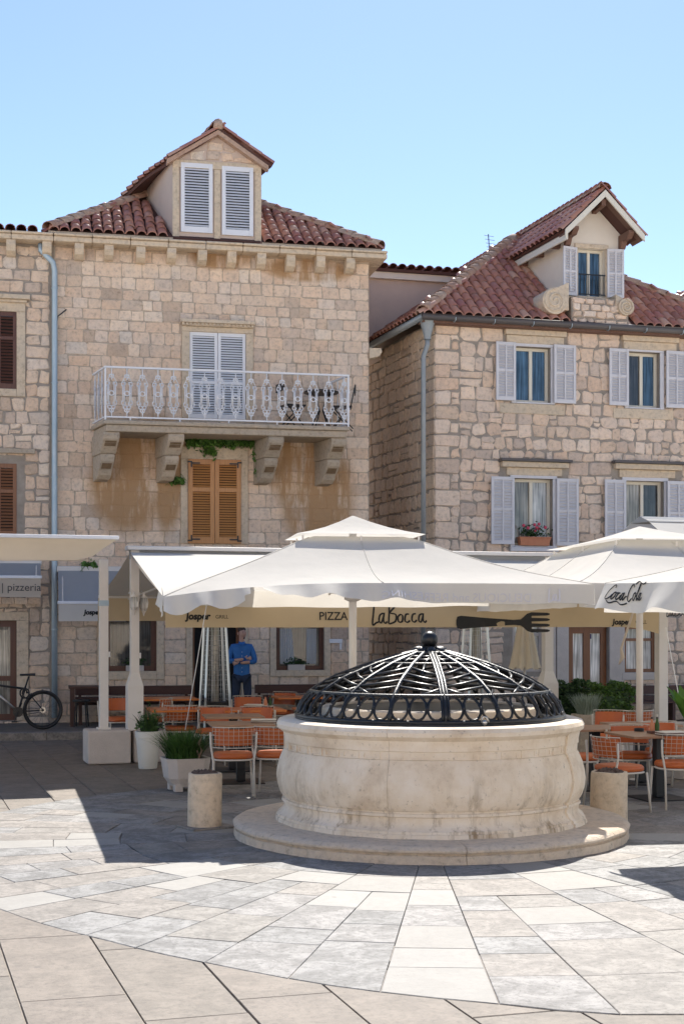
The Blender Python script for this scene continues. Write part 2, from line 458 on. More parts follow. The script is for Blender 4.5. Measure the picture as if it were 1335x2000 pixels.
    M['zinc_grey'] = plain('grey_zinc', (.24, .26, .27), .45, (.31, .33, .335), 3, metal=.3)
    M['maroon_door'] = wood('maroon_door', (.085, .028, .02), (.13, .045, .03), .4)
init_mats()
# ------------------------------------------------------------------ the square
def clip_poly_top(pts, z0, z1, bev=.006):
    """slab from a ground polygon: sides, thin chamfer, flat top; pts counter-clockwise (x, y)"""
    n = len(pts); cx = sum(p[0] for p in pts) / n; cy = sum(p[1] for p in pts) / n
    inn = []
    for x, y in pts:
        d = math.hypot(x - cx, y - cy) + 1e-6
        inn.append((x - (x - cx) / d * bev, y - (y - cy) / d * bev))
    tx = rnd.uniform(-.0022, .0022); ty = rnd.uniform(-.0022, .0022); dz = rnd.uniform(-.0015, .0015)
    z = lambda x, y: z1 + dz + tx * (x - cx) + ty * (y - cy)
    vs = [(x, y, z0) for x, y in pts] + [(x, y, z(x, y) - bev * .7) for x, y in pts] + [(x, y, z(x, y)) for x, y in inn]
    fs = []
    for i in range(n):
        j = (i + 1) % n
        fs.append((i, j, n + j, n + i)); fs.append((n + i, n + j, 2 * n + j, 2 * n + i))
    fs.append(tuple(range(2 * n, 3 * n)))
    return vs, fs

sq = MB().add([(-150, -90, -.045), (150, -90, -.045), (150, 160, -.045), (-150, 160, -.045)], [(0, 1, 2, 3)]).build('square', M['square']); sq["kind"] = "structure"
piazza = MB().add([(-16, 3.5, -.018), (16, 3.5, -.018), (16, 33, -.018), (-16, 33, -.018)], [(0, 1, 2, 3)]).build('piazza', M['bed']); piazza["kind"] = "structure"

WX, WY = .85, 13.84                                            # centre of the well
RO = [(-180, 4.75), (-90, 4.75), (-62, 4.78), (-41.5, 4.95), (-27, 5.25), (-16.5, 5.59), (-8.2, 5.94), (0, 6.23), (4.3, 6.45), (9, 6.52), (20, 6.5), (40, 6.2), (70, 5.4), (90, 5.0), (180, 4.75)]
def r_out(a):
    a = (a + 180) % 360 - 180
    for (a0, r0), (a1, r1) in zip(RO, RO[1:]):
        if a0 <= a <= a1: return r0 + (r1 - r0) * (a - a0) / (a1 - a0)
    return 4.75
def polar(a, r): return (WX + math.sin(R(a)) * r, WY - math.cos(R(a)) * r)

slabs = []                                                     # (share of the picture, verts, faces, material)
def slab_share(pts):
    cx = sum(p[0] for p in pts) / len(pts); cy = sum(p[1] for p in pts) / len(pts)
    q = [((x / y) * F + CX, EYE / y * F + HZ) for x, y in pts]
    A = abs(sum(q[i][0] * q[(i + 1) % len(q)][1] - q[(i + 1) % len(q)][0] * q[i][1] for i in range(len(q)))) / 2
    px, py = cx / cy * F + CX, EYE / cy * F + HZ
    if px < -60 or px > 1400 or py > 2060: A *= .02
    if math.hypot(cx - WX, (cy - WY)) < 1.9 or (cy > WY and abs(cx - WX - .3) < 1.6): A *= .05
    return A
a = -186.0
edges = []
while a < 174:
    w = rnd.uniform(5.3, 6.9)
    edges.append(a); a += w
edges.append(174.0)
# joints through the white strip seen in front of the well
near = min(range(len(edges)), key=lambda i: abs(edges[i] + 6.0)); edges[near] = -6.1; edges[near + 1] = -.1; edges[near + 2] = 5.3
ga = .0022
def pt(aa, rr, sgn):                                           # joint gap kept constant along the spoke
    x, y = polar(aa, rr); t = (math.cos(R(aa)), math.sin(R(aa)))
    return (x + t[0] * ga * sgn, y + t[1] * ga * sgn)
def ring_slab(a0, a1, r, ra, rb, mt, last=False):
    P = [pt(a0, ra - ga, 1)]
    if last: P.append(pt((a0 + a1) / 2, r_out((a0 + a1) / 2) - ga, 0))
    P += [pt(a1, rb - ga, -1), pt(a1, r + ga, -1), pt(a0, r + ga, 1)]
    vs, fs = clip_poly_top(P[::-1], -.03, 0.0)
    slabs.append((slab_share(P), vs, fs, mt))
def pick(mid, rm):
    q = rnd.random()
    mt = 'slab_white' if q < .10 else ('slab_grey' if q < .68 else 'slab_pink')
    if -50 < mid < -6 and 2.6 < rm < 3.5 and rnd.random() < .55: mt = 'slab_white'
    if 14 < mid < 30 and 2.0 < rm < 3.6 and rnd.random() < .5: mt = 'slab_white'
    return mt
start = {}
i = 0
while i < len(edges) - 1:                                      # near the well the spokes are twice as wide
    strip = abs(edges[i] + 6.1) < .01
    two = i + 2 < len(edges) and not strip and abs(edges[i + 1] + 6.1) > .01
    k = 2 if two else 1
    r = 1.86
    if not strip:
        while r < 2.75:
            r2 = r + rnd.uniform(.42, .75)
            ring_slab(edges[i], edges[i + k], r, r2, r2, pick((edges[i] + edges[i + k]) / 2, (r + r2) / 2)); r = r2
    for q in range(k): start[i + q] = r
    i += k
for i in range(len(edges) - 1):
    a0, a1 = edges[i], edges[i + 1]
    strip = abs(a0 + 6.1) < .01
    rows = [1.86, 2.4, 3.0, 3.6, 4.3, 4.95, 5.45, 9]
    r = start[i]; k = 0
    while True:
        r2 = rows[k + 1] if strip else r + rnd.choice((rnd.uniform(.42, .62), rnd.uniform(.6, 1.0)))
        o0, o1 = r_out(a0), r_out(a1); last = r2 > min(o0, o1) - .3
        ra, rb = (o0, o1) if last else (r2, r2)
        mt = ['slab_pink', 'slab_pink', 'slab_white', 'slab_grey', 'slab_white', 'slab_white', 'slab_white'][k] if strip else pick((a0 + a1) / 2, (r + min(ra, rb)) / 2)
        ring_slab(a0, a1, r, ra, rb, mt, last)
        if last: break
        r = r2; k += 1
# large slabs of the square around the ring
U2 = (math.cos(R(16.5)), math.sin(R(16.5))); V2 = (-math.sin(R(17.6)), math.cos(R(17.6)))
uu = -17.0; ci = 0
while uu < 17:
    w = rnd.uniform(.53, .60)
    vv = 1.0 + rnd.uniform(0, 1.5)
    while vv < 29:
        h = rnd.uniform(1.25, 1.85)
        g = .0055
        P = [(U2[0] * x + V2[0] * y, U2[1] * x + V2[1] * y) for x, y in ((uu + g, vv + g), (uu + w - g, vv + g), (uu + w - g, vv + h - g), (uu + g, vv + h - g))]
        inside = all(math.hypot(x - WX, y - WY) < r_out(math.degrees(math.atan2(x - WX, WY - y))) - .02 for x, y in P)
        cy = sum(p[1] for p in P) / 4; cx = sum(p[0] for p in P) / 4
        if not inside and 4.6 < min(p[1] for p in P) and cy < 30 and abs(cx) < cy * .245 + 6 and abs(cx) < 14:
            vs, fs = clip_poly_top(P, -.03, -.0055)
            slabs.append((slab_share(P), vs, fs, 'slab_big'))
        vv += h
    uu += w; ci += 1
slabs.sort(key=lambda s: -s[0])
rest = {}
for i, (A, vs, fs, mt) in enumerate(slabs):
    if i < 300:
        b = MB(); b.add(vs, fs, rnd.random()); b.build('paving_slab', M[mt], piazza)
    else:
        rest.setdefault(mt, MB()).add(vs, fs, rnd.random())
me_all = MB(); mats_rest = []; pm = []
for k, b in rest.items():
    n0 = len(me_all.f); me_all.merge(b); pm += [len(mats_rest)] * (len(me_all.f) - n0); mats_rest.append(M[k])
o = me_all.build('far_paving_slabs', None, piazza, kind='stuff')
for x in mats_rest: o.data.materials.append(x)
o.data.polygons.foreach_set("material_index", pm)

# ------------------------------------------------------------------ houses: facade frames
class Frame:
    """x along a facade, y into the house, z up; px() maps a picture point onto a plane n metres in front of the facade"""
    def __init__(s, O, ang):
        s.O = Vector((O[0], O[1], 0)); s.a = R(ang)
        s.u = Vector((math.cos(s.a), math.sin(s.a), 0)); s.v = Vector((-math.sin(s.a), math.cos(s.a), 0))
    def px(s, px, py, n=0.0):
        D = Vector(((px - CX) / F, 1, (HZ - py) / F)); C = Vector((0, 0, EYE))
        t = ((s.O - s.v * n) - C).dot(s.v) / D.dot(s.v)
        P = C + D * t - s.O
        return P.dot(s.u), P.z
    def w(s, x, y, z=0.0): return s.O + s.u * x + s.v * y + Vector((0, 0, z))

def front(a, n, z): return (a, -n, z)

def rect(fr, x0, y0, x1, y1, n=0.0):
    xm, ym = (x0 + x1) / 2, (y0 + y1) / 2
    return (fr.px(x0, ym, n)[0], fr.px(x1, ym, n)[0], fr.px(xm, y1, n)[1], fr.px(xm, y0, n)[1])

def wall_part(root, name, wm, a0, a1, z0, z1, ops, mat, th=.35, topfn=None):
    xs = sorted({a0, a1, *[v for o in ops for v in o[:2] if a0 < v < a1]}); zs = sorted({z0, z1, *[v for o in ops for v in o[2:4] if z0 < v < z1]})
    b = MB()
    for i in range(len(xs) - 1):
        for j in range(len(zs) - 1):
            mx, mz = (xs[i] + xs[i + 1]) / 2, (zs[j] + zs[j + 1]) / 2
            if any(o[0] < mx < o[1] and o[2] < mz < o[3] for o in ops): continue
            b.add([wm(xs[i], 0, zs[j]), wm(xs[i + 1], 0, zs[j]), wm(xs[i + 1], 0, zs[j + 1]), wm(xs[i], 0, zs[j + 1])], [(0, 1, 2, 3)])
    for o in ops:
        q = [wm(o[0], 0, o[2]), wm(o[1], 0, o[2]), wm(o[1], 0, o[3]), wm(o[0], 0, o[3])]
        w = [wm(o[0], -th, o[2]), wm(o[1], -th, o[2]), wm(o[1], -th, o[3]), wm(o[0], -th, o[3])]
        b.add(q + w, [(0, 1, 5, 4), (1, 2, 6, 5), (2, 3, 7, 6), (3, 0, 4, 7)])
    return b.build(name, mat, root)

def stone_shape(wm, a0, a1, z0, z1, p, rough, gap):
    a0 += gap; a1 -= gap; z0 += gap; z1 -= gap
    w, h = a1 - a0, z1 - z0; c = min(w, h) * rnd.uniform(.05, .05 + .22 * rough)
    j = lambda s: rnd.uniform(-s, s) * .028 * rough
    ring = [(a0 + c, z0), (a1 - c, z0), (a1, z0 + c), (a1, z1 - c), (a1 - c, z1), (a0 + c, z1), (a0, z1 - c), (a0, z0 + c)]
    ring = [(x + j(1), y + j(1)) for x, y in ring]
    mx, mz = (a0 + a1) / 2, (z0 + z1) / 2
    e = .012 + .012 * rough
    inn = []
    for x, y in ring:
        d = math.hypot(x - mx, y - mz) + 1e-6
        inn.append((x - (x - mx) / d * e, y - (y - mz) / d * e))
    pp = p * rnd.uniform(.75, 1.3)
    vs = [wm(x, -.004, y) for x, y in ring] + [wm(x, pp + rnd.uniform(-.004, .004) * rough, y) for x, y in inn]
    fs = [(i, (i + 1) % 8, 8 + (i + 1) % 8, 8 + i) for i in range(8)] + [tuple(range(8, 16))]
    return vs, fs

def courses(wm, a0, a1, z0, z1, block, hr, wr, out, p=.016, rough=.5, gap=.006, prio=lambda a, z: 1.0, zmax=None):
    z = z0
    while z < z1 - .08:
        h = min(rnd.uniform(*hr), z1 - z)
        if z1 - z - h < .1: h = z1 - z
        cuts = sorted({a0, a1, *[v for b in block if b[2] < z + h and b[3] > z for v in b[:2] if a0 < v < a1]})
        for i in range(len(cuts) - 1):
            l, r_ = cuts[i], cuts[i + 1]
            zz0, zz1 = z, z + h
            m = (l + r_) / 2; ok = True
            for b in block:
                if b[0] < m < b[1] and b[2] < zz1 - .001 and b[3] > zz0 + .001:
                    if b[2] - zz0 > .07: zz1 = b[2]
                    elif zz1 - b[3] > .07: zz0 = b[3]
                    else: ok = False
            if not ok: continue
            x = l
            while x < r_ - .01:
                w = rnd.uniform(*wr) * (1 + .25 * (rnd.random() < .15))
                if r_ - x - w < wr[0] * .7: w = r_ - x
                if zmax is not None and zz1 > zmax((x + w / 2)): zt = zmax(x + w / 2)
                else: zt = zz1
                if zt - zz0 > .07 and w > .05:
                    # a few courses are split into two thin stones
                    if rough > .5 and rnd.random() < .10 and zt - zz0 > .2:
                        mz = (zt + zz0) / 2
                        for (q0, q1) in ((zz0, mz), (mz, zt)):
                            vs, fs = stone_shape(wm, x, x + w, q0, q1, p, rough, gap); out.append((prio(x + w / 2, z) * w * (q1 - q0), vs, fs))
                    else:
                        vs, fs = stone_shape(wm, x, x + w, zz0, zt, p, rough, gap); out.append((prio(x + w / 2, z) * w * (zt - zz0), vs, fs))
                x += w
        z += h

def lay(out, parent, mat, limit=300, name='stone', rest_name='far_stones'):
    out.sort(key=lambda s: -s[0])
    rest = MB()
    for i, (A, vs, fs) in enumerate(out):
        if i < limit and A > 0: MB().add(vs, fs, rnd.random()).build(name, mat, parent)
        else: rest.add(vs, fs, rnd.random())
    if rest.f: rest.build(rest_name, mat, parent, kind='stuff')

SLAT = {}
def slat_mesh(w, mat, h=.042, tilt=38, th=.007):
    k = (round(w, 3), mat, h, tilt)
    if k not in SLAT:
        c, s = math.cos(R(tilt)), math.sin(R(tilt))
        q = [(-h / 2 * c, -h / 2 * s), (h / 2 * c, h / 2 * s)]   # (z, y) lower edge outward
        b = MB(); b.add([(-w / 2, y, z) for z, y in q] + [(w / 2, y, z) for z, y in q] + [(-w / 2, y + th, z) for z, y in q] + [(w / 2, y + th, z) for z, y in q],
                        [(0, 2, 3, 1), (4, 5, 7, 6), (0, 1, 5, 4), (2, 6, 7, 3), (0, 4, 6, 2), (1, 3, 7, 5)])
        SLAT[k] = b.mesh('slat', M[mat])
    return SLAT[k]

def shutter(root, wm, r, n, mat, slats, cols=1, mid=None, fw=.06, th=.035, swing=0.0, label=None, back='dark'):
    """louvred leaf over rect r=(a0,a1,z0,z1), its back n metres in front of the wall"""
    a0, a1, z0, z1 = r; w, h = a1 - a0, z1 - z0
    b = MB()
    b.box(-w / 2, -w / 2 + fw, -th, 0, -h / 2, h / 2); b.box(w / 2 - fw, w / 2, -th, 0, -h / 2, h / 2)
    b.box(-w / 2 + fw, w / 2 - fw, -th + .002, -.002, h / 2 - fw * 1.2, h / 2); b.box(-w / 2 + fw, w / 2 - fw, -th + .002, -.002, -h / 2, -h / 2 + fw * 1.5)
    zs = [(-h / 2 + fw * 1.5, h / 2 - fw * 1.2)]
    if mid is not None:
        m = -h / 2 + h * mid; b.box(-w / 2 + fw, w / 2 - fw, -th + .003, -.003, m - fw * .5, m + fw * .5)
        zs = [(zs[0][0], m - fw * .5), (m + fw * .5, zs[0][1])]
    if cols == 2: b.box(-.016, .016, -th - .006, -.006, -h / 2 + fw * 1.5, h / 2 - fw * 1.2)
    so = b.build('shutter', M[mat], root, bevel=.004)
    so.location = wm((a0 + a1) / 2, n, (z0 + z1) / 2)
    if swing: so.rotation_euler = (0, 0, R(swing))
    if label: so["label"] = label
    if back: MB().box(-w / 2 + fw, w / 2 - fw, -.004, -.001, -h / 2 + fw * 1.5, h / 2 - fw * 1.2).build('backing', M[back], so)  # dark back stands in for the shade between the slats
    tot = sum(q1 - q0 for q0, q1 in zs); pitch = tot / slats
    me = slat_mesh(w - 2 * fw, mat, h=pitch * 1.02)
    for q0, q1 in zs:
        k = max(1, round((q1 - q0) / pitch))
        for i in range(k): share('slat', me, so, (0, -th / 2 - .001, q0 + (i + .5) * (q1 - q0) / k))
    return so

def window(root, wm, r, frame_mat, pane_mat, depth=.16, fw=.055, mull=1, sill=None, name='window', pane_mats=None, trans=None):
    a0, a1, z0, z1 = r; b = MB()
    def bx(x0, x1, zz0, zz1, d0, d1):
        q = [wm(x0, -d0, zz0), wm(x1, -d0, zz0), wm(x1, -d0, zz1), wm(x0, -d0, zz1)]; w = [wm(x0, -d1, zz0), wm(x1, -d1, zz0), wm(x1, -d1, zz1), wm(x0, -d1, zz1)]
        b.add(q + w, [(0, 1, 2, 3), (7, 6, 5, 4), (0, 4, 5, 1), (1, 5, 6, 2), (2, 6, 7, 3), (3, 7, 4, 0)])
    bx(a0, a0 + fw, z0, z1, depth, depth + .07); bx(a1 - fw, a1, z0, z1, depth, depth + .07)
    bx(a0 + fw, a1 - fw, z0, z0 + fw, depth + .002, depth + .068); bx(a0 + fw, a1 - fw, z1 - fw, z1, depth + .002, depth + .068)
    cells = []
    iw = (a1 - a0 - 2 * fw)
    for i in range(mull + 1):
        l = a0 + fw + iw * i / (mull + 1); rr = a0 + fw + iw * (i + 1) / (mull + 1)
        if i > 0: l += fw * .55
        if i < mull: rr -= fw * .55; bx(rr, rr + fw * 1.1, z0 + fw, z1 - fw, depth - .006, depth + .06)
        cells.append((l, rr))
    if trans is not None:
        zt = z0 + (z1 - z0) * trans
        for l, rr in cells: bx(l, rr, zt - fw * .4, zt + fw * .4, depth + .004, depth + .06)
    wo = b.build(name, M[frame_mat], root)
    for i, (l, rr) in enumerate(cells):
        pm_ = pane_mats[i] if pane_mats else pane_mat
        MB().add([wm(l, -depth - .035, z0 + fw), wm(rr, -depth - .035, z0 + fw), wm(rr, -depth - .035, z1 - fw), wm(l, -depth - .035, z1 - fw)], [(0, 1, 2, 3)]).build('pane', M[pm_], wo)
    if sill:
        e, dz, pr = sill
        q0 = wm(a0 - e, pr, z0 - dz); q1 = wm(a1 + e, -depth, z0)
        MB().box(min(q0[0], q1[0]), max(q0[0], q1[0]), min(q0[1], q1[1]), max(q0[1], q1[1]), z0 - dz, z0 + .004).build('sill', M['trim'], wo, bevel=.01)
    return wo

def bxp(root, name, mat, x0, x1, y0, y1, z0, z1, bevel=.008):
    return MB().box(x0, x1, y0, y1, z0, z1).build(name, M[mat], root, bevel=bevel)

TILE = {}
def tile_mesh(kind):
    if kind in TILE: return TILE[kind]
    b = MB(); L_, n = (.44, 6)
    r0, r1 = (.098, .082)
    if kind == 'ridge': r0, r1, L_ = .15, .13, .42
    for sgn, dr in ((1, 0), (0, -.016)):
        pass
    vs = []
    for (y, r) in ((0, r0), (L_, r1)):
        for dr in (0, -.016):
            for i in range(n + 1):
                a = math.pi * i / n; vs.append(((r + dr) * math.cos(a), y, (r + dr) * math.sin(a) * .82))
    k = n + 1; fs = []
    for i in range(n):
        fs.append((i, 2 * k + i, 2 * k + i + 1, i + 1))
        fs.append((i, i + 1, k + i + 1, k + i))
    b.add(vs, fs)
    TILE[kind] = b.mesh('tile', M['ridge'] if kind == 'ridge' else M['tile'], True)
    return TILE[kind]

def inside(poly, x, y):
    c = False
    for i in range(len(poly)):
        x0, y0 = poly[i]; x1, y1 = poly[i - 1]
        if (y0 > y) != (y1 > y) and x < (x1 - x0) * (y - y0) / (y1 - y0) + x0: c = not c
    return c

def roof_slope(root, name, pts, eave, budget, sp=.205, row=.335, cut=()):
    """flat bed through pts (3-D, first two = eave), covered with barrel tiles; returns the bed object"""
    P = [Vector(p) for p in pts]
    A = P[0]; U = (P[1] - P[0]).normalized(); N = U.cross(P[-1] - P[0]).normalized()
    if N.z < 0: N = -N
    V = N.cross(U)
    loc = [((p - A).dot(U), (p - A).dot(V)) for p in P]
    bed = MB().prism(P, -N * .06).build(name, M['tile_bed'], root)
    xs = [q[0] for q in loc]; ys = [q[1] for q in loc]
    big = MB(); me = tile_mesh('tile'); tmpl = [Vector(v.co) for v in me.vertices]; tf = [tuple(p.vertices) for p in me.polygons]
    j = 0; y = -.06
    while y < max(ys):
        x = min(xs) + sp * .5
        while x < max(xs):
            if inside(loc, x, max(y + .12, .02)) and not any(inside(c, x, y + .15) for c in cut):
                jx = rnd.uniform(-.008, .008); rz = rnd.uniform(-.03, .03)
                lift = .012
                # tile leans a little: its lower end rides on the tile below
                Y = (V + N * -.045).normalized(); X = (U + V * rz).normalized(); Z = X.cross(Y)
                if Z.dot(N) < 0: Z = -Z
                mtx = Matrix((X, Y, Z)).transposed().to_4x4(); mtx.translation = A + U * (x + jx) + V * y + N * (lift + .022)
                if budget[0] > 0:
                    o = bpy.data.objects.new('tile', me); col.objects.link(o); o.parent = bed; o.matrix_local = mtx; budget[0] -= 1
                else: big.add([mtx @ v for v in tmpl], tf, rnd.random())
            x += sp
        y += row; j += 1
    if big.f: big.build('far_tiles', M['tile'], bed, True, kind='stuff')
    return bed

def ridge_line(root, p0, p1, name='ridge_tile', step=.34):
    p0, p1 = Vector(p0), Vector(p1); Y = (p1 - p0).normalized(); L_ = (p1 - p0).length
    X = Y.cross(Vector((0, 0, 1))).normalized(); Z = X.cross(Y)
    k = int(L_ / step)
    for i in range(k):
        Yt = (Y - Z * .04).normalized(); Zt = X.cross(Yt)
        mtx = Matrix((X, Yt, Zt)).transposed().to_4x4(); mtx.translation = p0 + Y * (i * step) + Z * .02
        o = bpy.data.objects.new(name, tile_mesh('ridge')); col.objects.link(o); o.parent = root; o.matrix_local = mtx
# ------------------------------------------------------------------ terrace and kerb before the left houses
LF = Frame(at(107, 1000, 27.2), 12.0)
RF = Frame(at(848, 1000, 28.3), 14.5)
TZ = .12
tb = MB()
k0, k1 = LF.w(-4, -2.35), LF.w(6.1, -2.35); b0, b1 = LF.w(-4, .3), LF.w(6.1, .3)
tb.add([(k0.x, k0.y, TZ), (k1.x, k1.y, TZ), (b1.x, b1.y, TZ), (b0.x, b0.y, TZ), (k0.x, k0.y, -.02), (k1.x, k1.y, -.02), (b1.x, b1.y, -.02)], [(0, 1, 2, 3), (4, 5, 1, 0), (5, 6, 2, 1)])
terr = tb.build('terrace', M['slab_big']); terr["kind"] = "structure"
x = -4.0
while x < 6.0:
    w = rnd.uniform(.7, 1.2)
    p = [LF.w(x + .006, -2.62), LF.w(x + w - .006, -2.62), LF.w(x + w - .006, -2.354), LF.w(x + .006, -2.354)]
    vs, fs = clip_poly_top([(q.x, q.y) for q in p], -.02, TZ + .008, .018)
    MB().add(vs, fs, rnd.random()).build('kerb_stone', M['slab_pink'], terr)
    x += w

# ------------------------------------------------------------------ left house
LHs = thing('stone_house', 'three-storey pale stone house with white iron balcony and gabled dormer', 'house', LF.O, LF.a)
zc_t = LF.px(430, 473, .33)[1]; zc_b = LF.px(430, 488, .33)[1]
sR = LF.px(720, 800)[0]
op_bal = rect(LF, 370, 650, 480, 818); op_low = rect(LF, 367, 898, 470, 1062)
op_gA = rect(LF, 205, 1200, 306, 1311); op_door = (LF.px(376, 1300)[0], LF.px(472, 1300)[0], TZ, LF.px(430, 1195)[1]); op_gB = rect(LF, 539, 1215, 633, 1309)
DF = .2
op_dl = rect(LF, 353, 320, 415, 455, DF); op_dr = rect(LF, 433, 327, 494, 461, DF)
def grow(o, l, r_, b, t): return (o[0] - l, o[1] + r_, o[2] - b, o[3] + t)
sur_bal = grow(op_bal, .15, .14, 0, .10); sur_low = grow(op_low, .14, .14, 0, .24)
sur_gA = grow(op_gA, .14, .14, .16, .2); sur_door = grow(op_door, .12, .12, 0, .2); sur_gB = grow(op_gB, .12, .12, .12, .2)
wl = wall_part(LHs, 'wall', front, 0, sR, 0, zc_b, [op_bal, op_low, op_gA, op_door, op_gB], M['mortar_l'])
# right side and back so that the house is solid
SK = -.10
b = MB(); q = [(sR, 0), (sR + SK * 4.2, 4.2), (SK * 4.2, 4.2), (0, 0)]
for i in range(3):
    b.add([(*q[i], 0), (*q[i + 1], 0), (*q[i + 1], zc_b), (*q[i], zc_b)], [(0, 1, 2, 3)])
b.build('side_wall', M['mortar_l'], LHs)
outl = []
zaw = LF.px(430, 1072)[1]
courses(front, 0.01, sR - .005, TZ if False else .0, zc_b - .03, [sur_bal, sur_low, sur_gA, sur_door, sur_gB, (sur_bal[0] - .04, sur_bal[1] + .04, sur_bal[3] - .01, sur_bal[3] + .12)], (.20, .285), (.17, .42), outl, .007, .5, .0035, prio=lambda a, z: (1.0 if z > zaw else (.6 if .4 < z < 2.0 else .02)))
lay(outl, wl, M['stone_l'])
def surround(root, op, sur, name='window_surround', mat='trim', pr=.035, depth=.02, base=False):
    b = MB(); a0, a1, z0, z1 = op; s0, s1, t0, t1 = sur; g = .003
    b.box(s0, a0, -pr, depth, t0 if t0 < z0 else z0, z1); b.box(a1, s1, -pr, depth, t0 if t0 < z0 else z0, z1); b.box(s0, s1, -pr - .002, depth, z1 + g, t1)
    if t0 < z0: b.box(a0 + g, a1 - g, -pr - .004, depth, t0, z0)
    return b.build(name, M[mat], root, bevel=.006)
surround(LHs, op_bal, sur_bal); surround(LHs, op_low, sur_low); surround(LHs, op_gA, sur_gA); surround(LHs, op_door, sur_door, 'door_surround'); surround(LHs, op_gB, sur_gB)
# dentil cornice over the balcony door
dz0 = sur_bal[3] + .003; s0, s1 = LF.px(352, 636)[0], LF.px(496, 636)[0]
b = MB(); b.box(s0 + .03, s1 - .03, -.10, .02, dz0, dz0 + .05); b.box(s0, s1, -.17, .02, dz0 + .053, dz0 + .12)
lint = b.build('door_cornice', M['trim'], LHs, bevel=.008)
dm = MB().box(-.022, .022, -.035, 0, -.04, 0).mesh('dentil', M['trim'])
k = int((s1 - s0) / .075)
for i in range(k): share('dentil', dm, lint, (s0 + .05 + i * (s1 - s0 - .1) / (k - 1), -.102, dz0 + .049))
# shutters
def leaves(op, n, mat, slats, **kw):
    m = (op[0] + op[1]) / 2
    return [shutter(LHs, front, (op[0] + .004, m - .004, op[2], op[3]), n, mat, slats, **kw), shutter(LHs, front, (m + .004, op[1] - .004, op[2], op[3]), n, mat, slats, **kw)]
leaves(op_bal, -.03, 'white_paint', 30, mid=.42, label='white balcony door shutter')
lv = leaves(op_low, .03, 'orange_wood', 27, mid=.64, fw=.085, label='varnished orange-brown window shutter')
for i, s in enumerate(lv):                                       # black strap hinges at the corners
    w = (op_low[1] - op_low[0]) / 2; h = op_low[3] - op_low[2]; sg = -1 if i == 0 else 1
    for zz, dirn in ((h / 2 - .14, -1), (-h / 2 + .14, 1)):
        b = MB(); b.box(min(sg * (w / 2 - .05), sg * (w / 2 - .23)), max(sg * (w / 2 - .05), sg * (w / 2 - .23)), -.05, -.037, zz - .014 - dirn * .06, zz + .014 - dirn * .06)
        b.box(min(sg * (w / 2 - .05), sg * (w / 2 - .078)), max(sg * (w / 2 - .05), sg * (w / 2 - .078)), -.0505, -.0365, zz - .10 if dirn > 0 else zz - .02, zz + .02 if dirn > 0 else zz + .10)
        b.box(min(sg * (w / 2 + .01), sg * (w / 2 - .05)), max(sg * (w / 2 + .01), sg * (w / 2 - .05)), -.0508, -.037, zz - .10 if dirn > 0 else zz + .07, zz - .07 if dirn > 0 else zz + .10)
        b.build('hinge', M['iron'], s)
# ground floor openings
wA = window(LHs, front, op_gA, 'brown_wood', 'glass_dark', depth=.1, fw=.10, mull=0)
wB = window(LHs, front, op_gB, 'brown_wood', 'glass_dark', depth=.1, fw=.085, mull=0)
window(LHs, front, op_door, 'rust_wood', 'dark', depth=.28, fw=.07, mull=0, name='doorway')  # near-black sheet in place of the unlit room
b = MB(); a0, a1, z0, z1 = op_gB
n_ = 14
for i in range(n_):                                              # gathered curtain on the left of the window
    xa = a0 + .12 + .02 * i; 
b.add([(a0 + .10 + .018 * i + (0 if j else .06 * (i > 7)), .118 + .012 * (i % 2), z0 + .12 + j * (z1 - z0 - .25)) for i in range(n_) for j in (0, 1)], [(2 * i, 2 * i + 2, 2 * i + 3, 2 * i + 1) for i in range(n_ - 1)])
b.add([(a1 - .34 + .016 * i, .118 + .012 * (i % 2), z0 + .12 + j * (z1 - z0 - .25)) for i in range(14) for j in (0, 1)], [(2 * i, 2 * i + 2, 2 * i + 3, 2 * i + 1) for i in range(13)])
b.build('curtain', M['curtain'], wB)
# cornice and corbels
ce = LF.px(756, 490, .33)[0]; cs = -.02
b = MB()
N_ = 9
for i in range(N_):
    x0 = cs + (ce - cs) * i / N_; x1 = cs + (ce - cs) * (i + 1) / N_
    bb = MB().box(x0 + .002, x1 - .002, -.34 + rnd.uniform(-.008, .008), .3, zc_b + rnd.uniform(-.004, .004), zc_t - .05); bb.box(x0 + .003, x1 - .003, -.39 + rnd.uniform(-.006, .006), .3, zc_t - .048, zc_t + rnd.uniform(-.004, .004))
    bb.build('cornice_block', M['trim'], LHs, bevel=.02)
MB().box(sR, ce, .301, 4.2, zc_b, zc_t).build('cornice_return', M['trim'], LHs, bevel=.02)
prof = [(0, 0), (-.30, 0), (-.31, -.10), (-.25, -.20), (-.12, -.26), (0, -.27)]
cm = MB().prism([(-.085, y, z) for y, z in prof], (.17, 0, 0)).mesh('corbel', M['trim'])
for px in (155, 213, 275, 335, 395, 452, 510, 567, 625, 683):
    share('corbel', cm, LHs, (LF.px(px, 500, .2)[0], -.001, zc_b - .004), sc=(1, rnd.uniform(.92, 1.03), rnd.uniform(.9, 1.1)))
